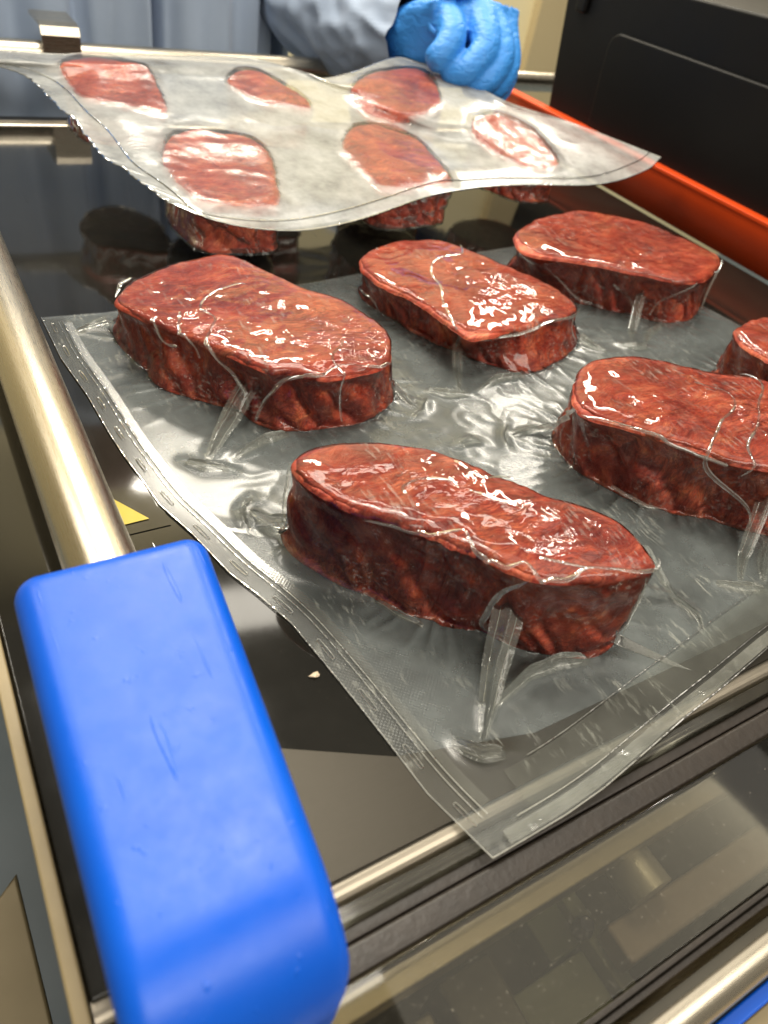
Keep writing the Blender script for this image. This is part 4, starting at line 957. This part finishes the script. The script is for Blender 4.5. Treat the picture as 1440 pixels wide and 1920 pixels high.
# one continuous body: pelvis root, spine, neck, head, arms, legs
bv = [(.27,1.40,.02),(.27,1.41,.28),(.27,1.41,.52),(.27,1.40,.66),(.27,1.38,.78),(.27,1.37,.90),(.50,1.40,.50),(.56,1.33,.20),(.600,1.02,.118),(.593,.93,.126),
      (.04,1.40,.50),(-.04,1.33,.20),(.0,1.05,.10),(.02,.95,.10),(.38,1.40,-.10),(.38,1.41,-.50),(.38,1.42,-.90),(.38,1.32,-.925),(.16,1.40,-.10),(.16,1.41,-.50),(.16,1.42,-.90),(.16,1.32,-.925)]
be = [(0,1),(1,2),(2,3),(3,4),(4,5),(2,6),(6,7),(7,8),(8,9),(2,10),(10,11),(11,12),(12,13),(0,14),(14,15),(15,16),(16,17),(0,18),(18,19),(19,20),(20,21)]
br = [.15,.14,.13,.065,.095,.085,.07,.055,.028,.022,.07,.055,.028,.022,.10,.075,.05,.045,.10,.075,.05,.045]
PE(skin_body('body', bv, be, br, SKIN))
th = np.linspace(0, 2*np.pi, 900, endpoint=False); zz = np.linspace(-.45, .64, 90); rows = []
for z in zz:
    tp = 1-.10*smooth(.45, .64, z)-.25*smooth(.56, .64, z); a_ = .325*tp*(1+.04*math.cos(z*3)); b_ = .165*tp
    cx, cy = np.cos(th), np.sin(th); sx = np.sign(cx)*np.abs(cx)**.75; sy = np.sign(cy)*np.abs(cy)**.75
    q = np.stack([cx*3.2+1.3, sy*3.2, np.full_like(th, z*1.3)], -1)
    f = .045*perlin(q*1.1)+.075*ridged(np.stack([cx*6.5, sy*5, np.full_like(th, z*1.2)], -1))+.006*perlin(q*5)
    X = .255+a_*sx*(1+f); Y = 1.385+b_*sy*(1+2.2*f)
    fr_ = sy < 0
    for xs_, w_, dp in ((.250, .010, .040), (.357, .006, .060), (.372, .012, .012), (.48, .02, .015), (.565, .012, .07), (.17, .02, .02)):
        Y += np.where(fr_, dp*np.exp(-((X-xs_-.02*z)/w_)**2), 0)
    Y += np.where(fr_, -.016*smooth(.356, .362, X)*smooth(.56, .46, X), 0)
    rows.append(np.stack([X, Y, np.full_like(th, z)], -1))
PE(grid_ob('smock', np.array(rows), CLOTH, wrap=True)); rows = None
def sleeve(path, rr, seed):
    P_ = sm3(path, 90); k = len(P_); t = np.gradient(P_, axis=0); t /= np.linalg.norm(t, axis=1)[:, None]
    s_ = np.cross(t, (0, .3, 1)); s_ /= np.linalg.norm(s_, axis=1)[:, None]; u_ = np.cross(s_, t)
    a = np.linspace(0, 2*np.pi, 72, endpoint=False); R_ = np.interp(np.linspace(0, 1, k), np.linspace(0, 1, len(rr)), rr)
    ln = np.linspace(0, 9, k)[:, None]+.9*np.sin(a)[None]
    q = np.stack([np.cos(a)[None]*1.3+0*ln, np.sin(a)[None]*1.3+0*ln, ln+seed], -1)
    r = R_[:, None]*(1+.20*ridged(q*np.array([1, 1, .9]))-.12+.10*perlin(q*2.3))
    x_ = P_[:, None]+r[..., None]*(np.cos(a)[None, :, None]*s_[:, None]+np.sin(a)[None, :, None]*u_[:, None])
    return PE(grid_ob('sleeve', x_, CLOTH, wrap=True))
sleeve([(.47,1.39,.52),(.56,1.36,.33),(.585,1.27,.14),(.600,1.12,.105),(.602,1.0,.115),(.600,.915,.132)], [.10,.085,.075,.066,.058,.046], 2)
sleeve([(.06,1.39,.52),(-.03,1.36,.33),(-.05,1.27,.14),(-.02,1.12,.105),(.0,1.02,.10),(.015,.965,.10)], [.10,.085,.075,.064,.055,.046], 7)
hv = dict(cuff=(.602,1.01,.115), w0=(.5990,.955,.1240), wrist=(.5920,.9250,.1270), w2=(.6090,.9070,.1370), palm=(.6405,.9003,.1430), palm2=(.6700,.8925,.1480), k1=(.6600,.8765,.1665), k2=(.6830,.8770,.1630), k3=(.7000,.8785,.1530), k4=(.7090,.8800,.1380),
 i2=(.6415,.8255,.1396), i3=(.6071,.8161,.1149), i4=(.5851,.8351,.1090), m2=(.6678,.8261,.1312), m3=(.6383,.8106,.1059), m4=(.6147,.8293,.0971),
 r2=(.6852,.8308,.1203), r3=(.6618,.8146,.0986), r4=(.6379,.8302,.0899), p2=(.6958,.8432,.1116), p3=(.6814,.8287,.0916), p4=(.6608,.8362,.0840),
 t1=(.6152,.8865,.1608), t2=(.6019,.8418,.1448), t3=(.580,.830,.1281), t4=(.5663,.8394,.1179))
hr = dict(cuff=.036, w0=.032, wrist=.034, w2=.038, palm=.044, palm2=.044, k1=.027, k2=.027, k3=.026, k4=.024, i2=.0195, i3=.0180, i4=.0155, m2=.0195, m3=.0180, m4=.0155, r2=.0190, r3=.0175, r4=.0150, p2=.0175, p3=.0155, p4=.013, t1=.024, t2=.0205, t3=.0185, t4=.0145)
he = ['cuff-w0', 'w0-wrist', 'wrist-w2', 'w2-palm', 'palm-palm2', 'palm2-k1', 'palm2-k2', 'palm2-k3', 'palm2-k4', 'k1-i2', 'i2-i3', 'i3-i4', 'k2-m2', 'm2-m3', 'm3-m4', 'k3-r2', 'r2-r3', 'r3-r4', 'k4-p2', 'p2-p3', 'p3-p4', 'w2-t1', 't1-t2', 't2-t3', 't3-t4']
ks = list(hv); ks.remove('palm'); ks.insert(0, 'palm')
def glove(off=(0, 0, 0), mir=None):
    vs = [Vector(hv[k]) for k in ks]
    if mir is not None: vs = [Vector((2*mir-v.x, v.y, v.z)) for v in vs]
    vs = [v+Vector(off) for v in vs]
    o = skin_body('glove', [tuple(v) for v in vs], [tuple(ks.index(q) for q in e.split('-')) for e in he], [hr[k] for k in ks], GLOVE, 2, .0022)
    return PE(o)
glove()
tz = bpy.data.meshes  # rolled cuff of the glove thumb web
a = np.linspace(0, 2*np.pi, 40); cc = np.array((.5965, .8700, .1570)); e1 = np.array((.859, -.486, .161)); e2 = np.array((.226, .642, .732))
PE(tube('glove_crease', cc+.0115*(np.cos(a)[:, None]*e1+np.sin(a)[:, None]*e2*1.25), .0040, GLOVE, n=12, caps=False))
glove((0, .02, -.02), .307)
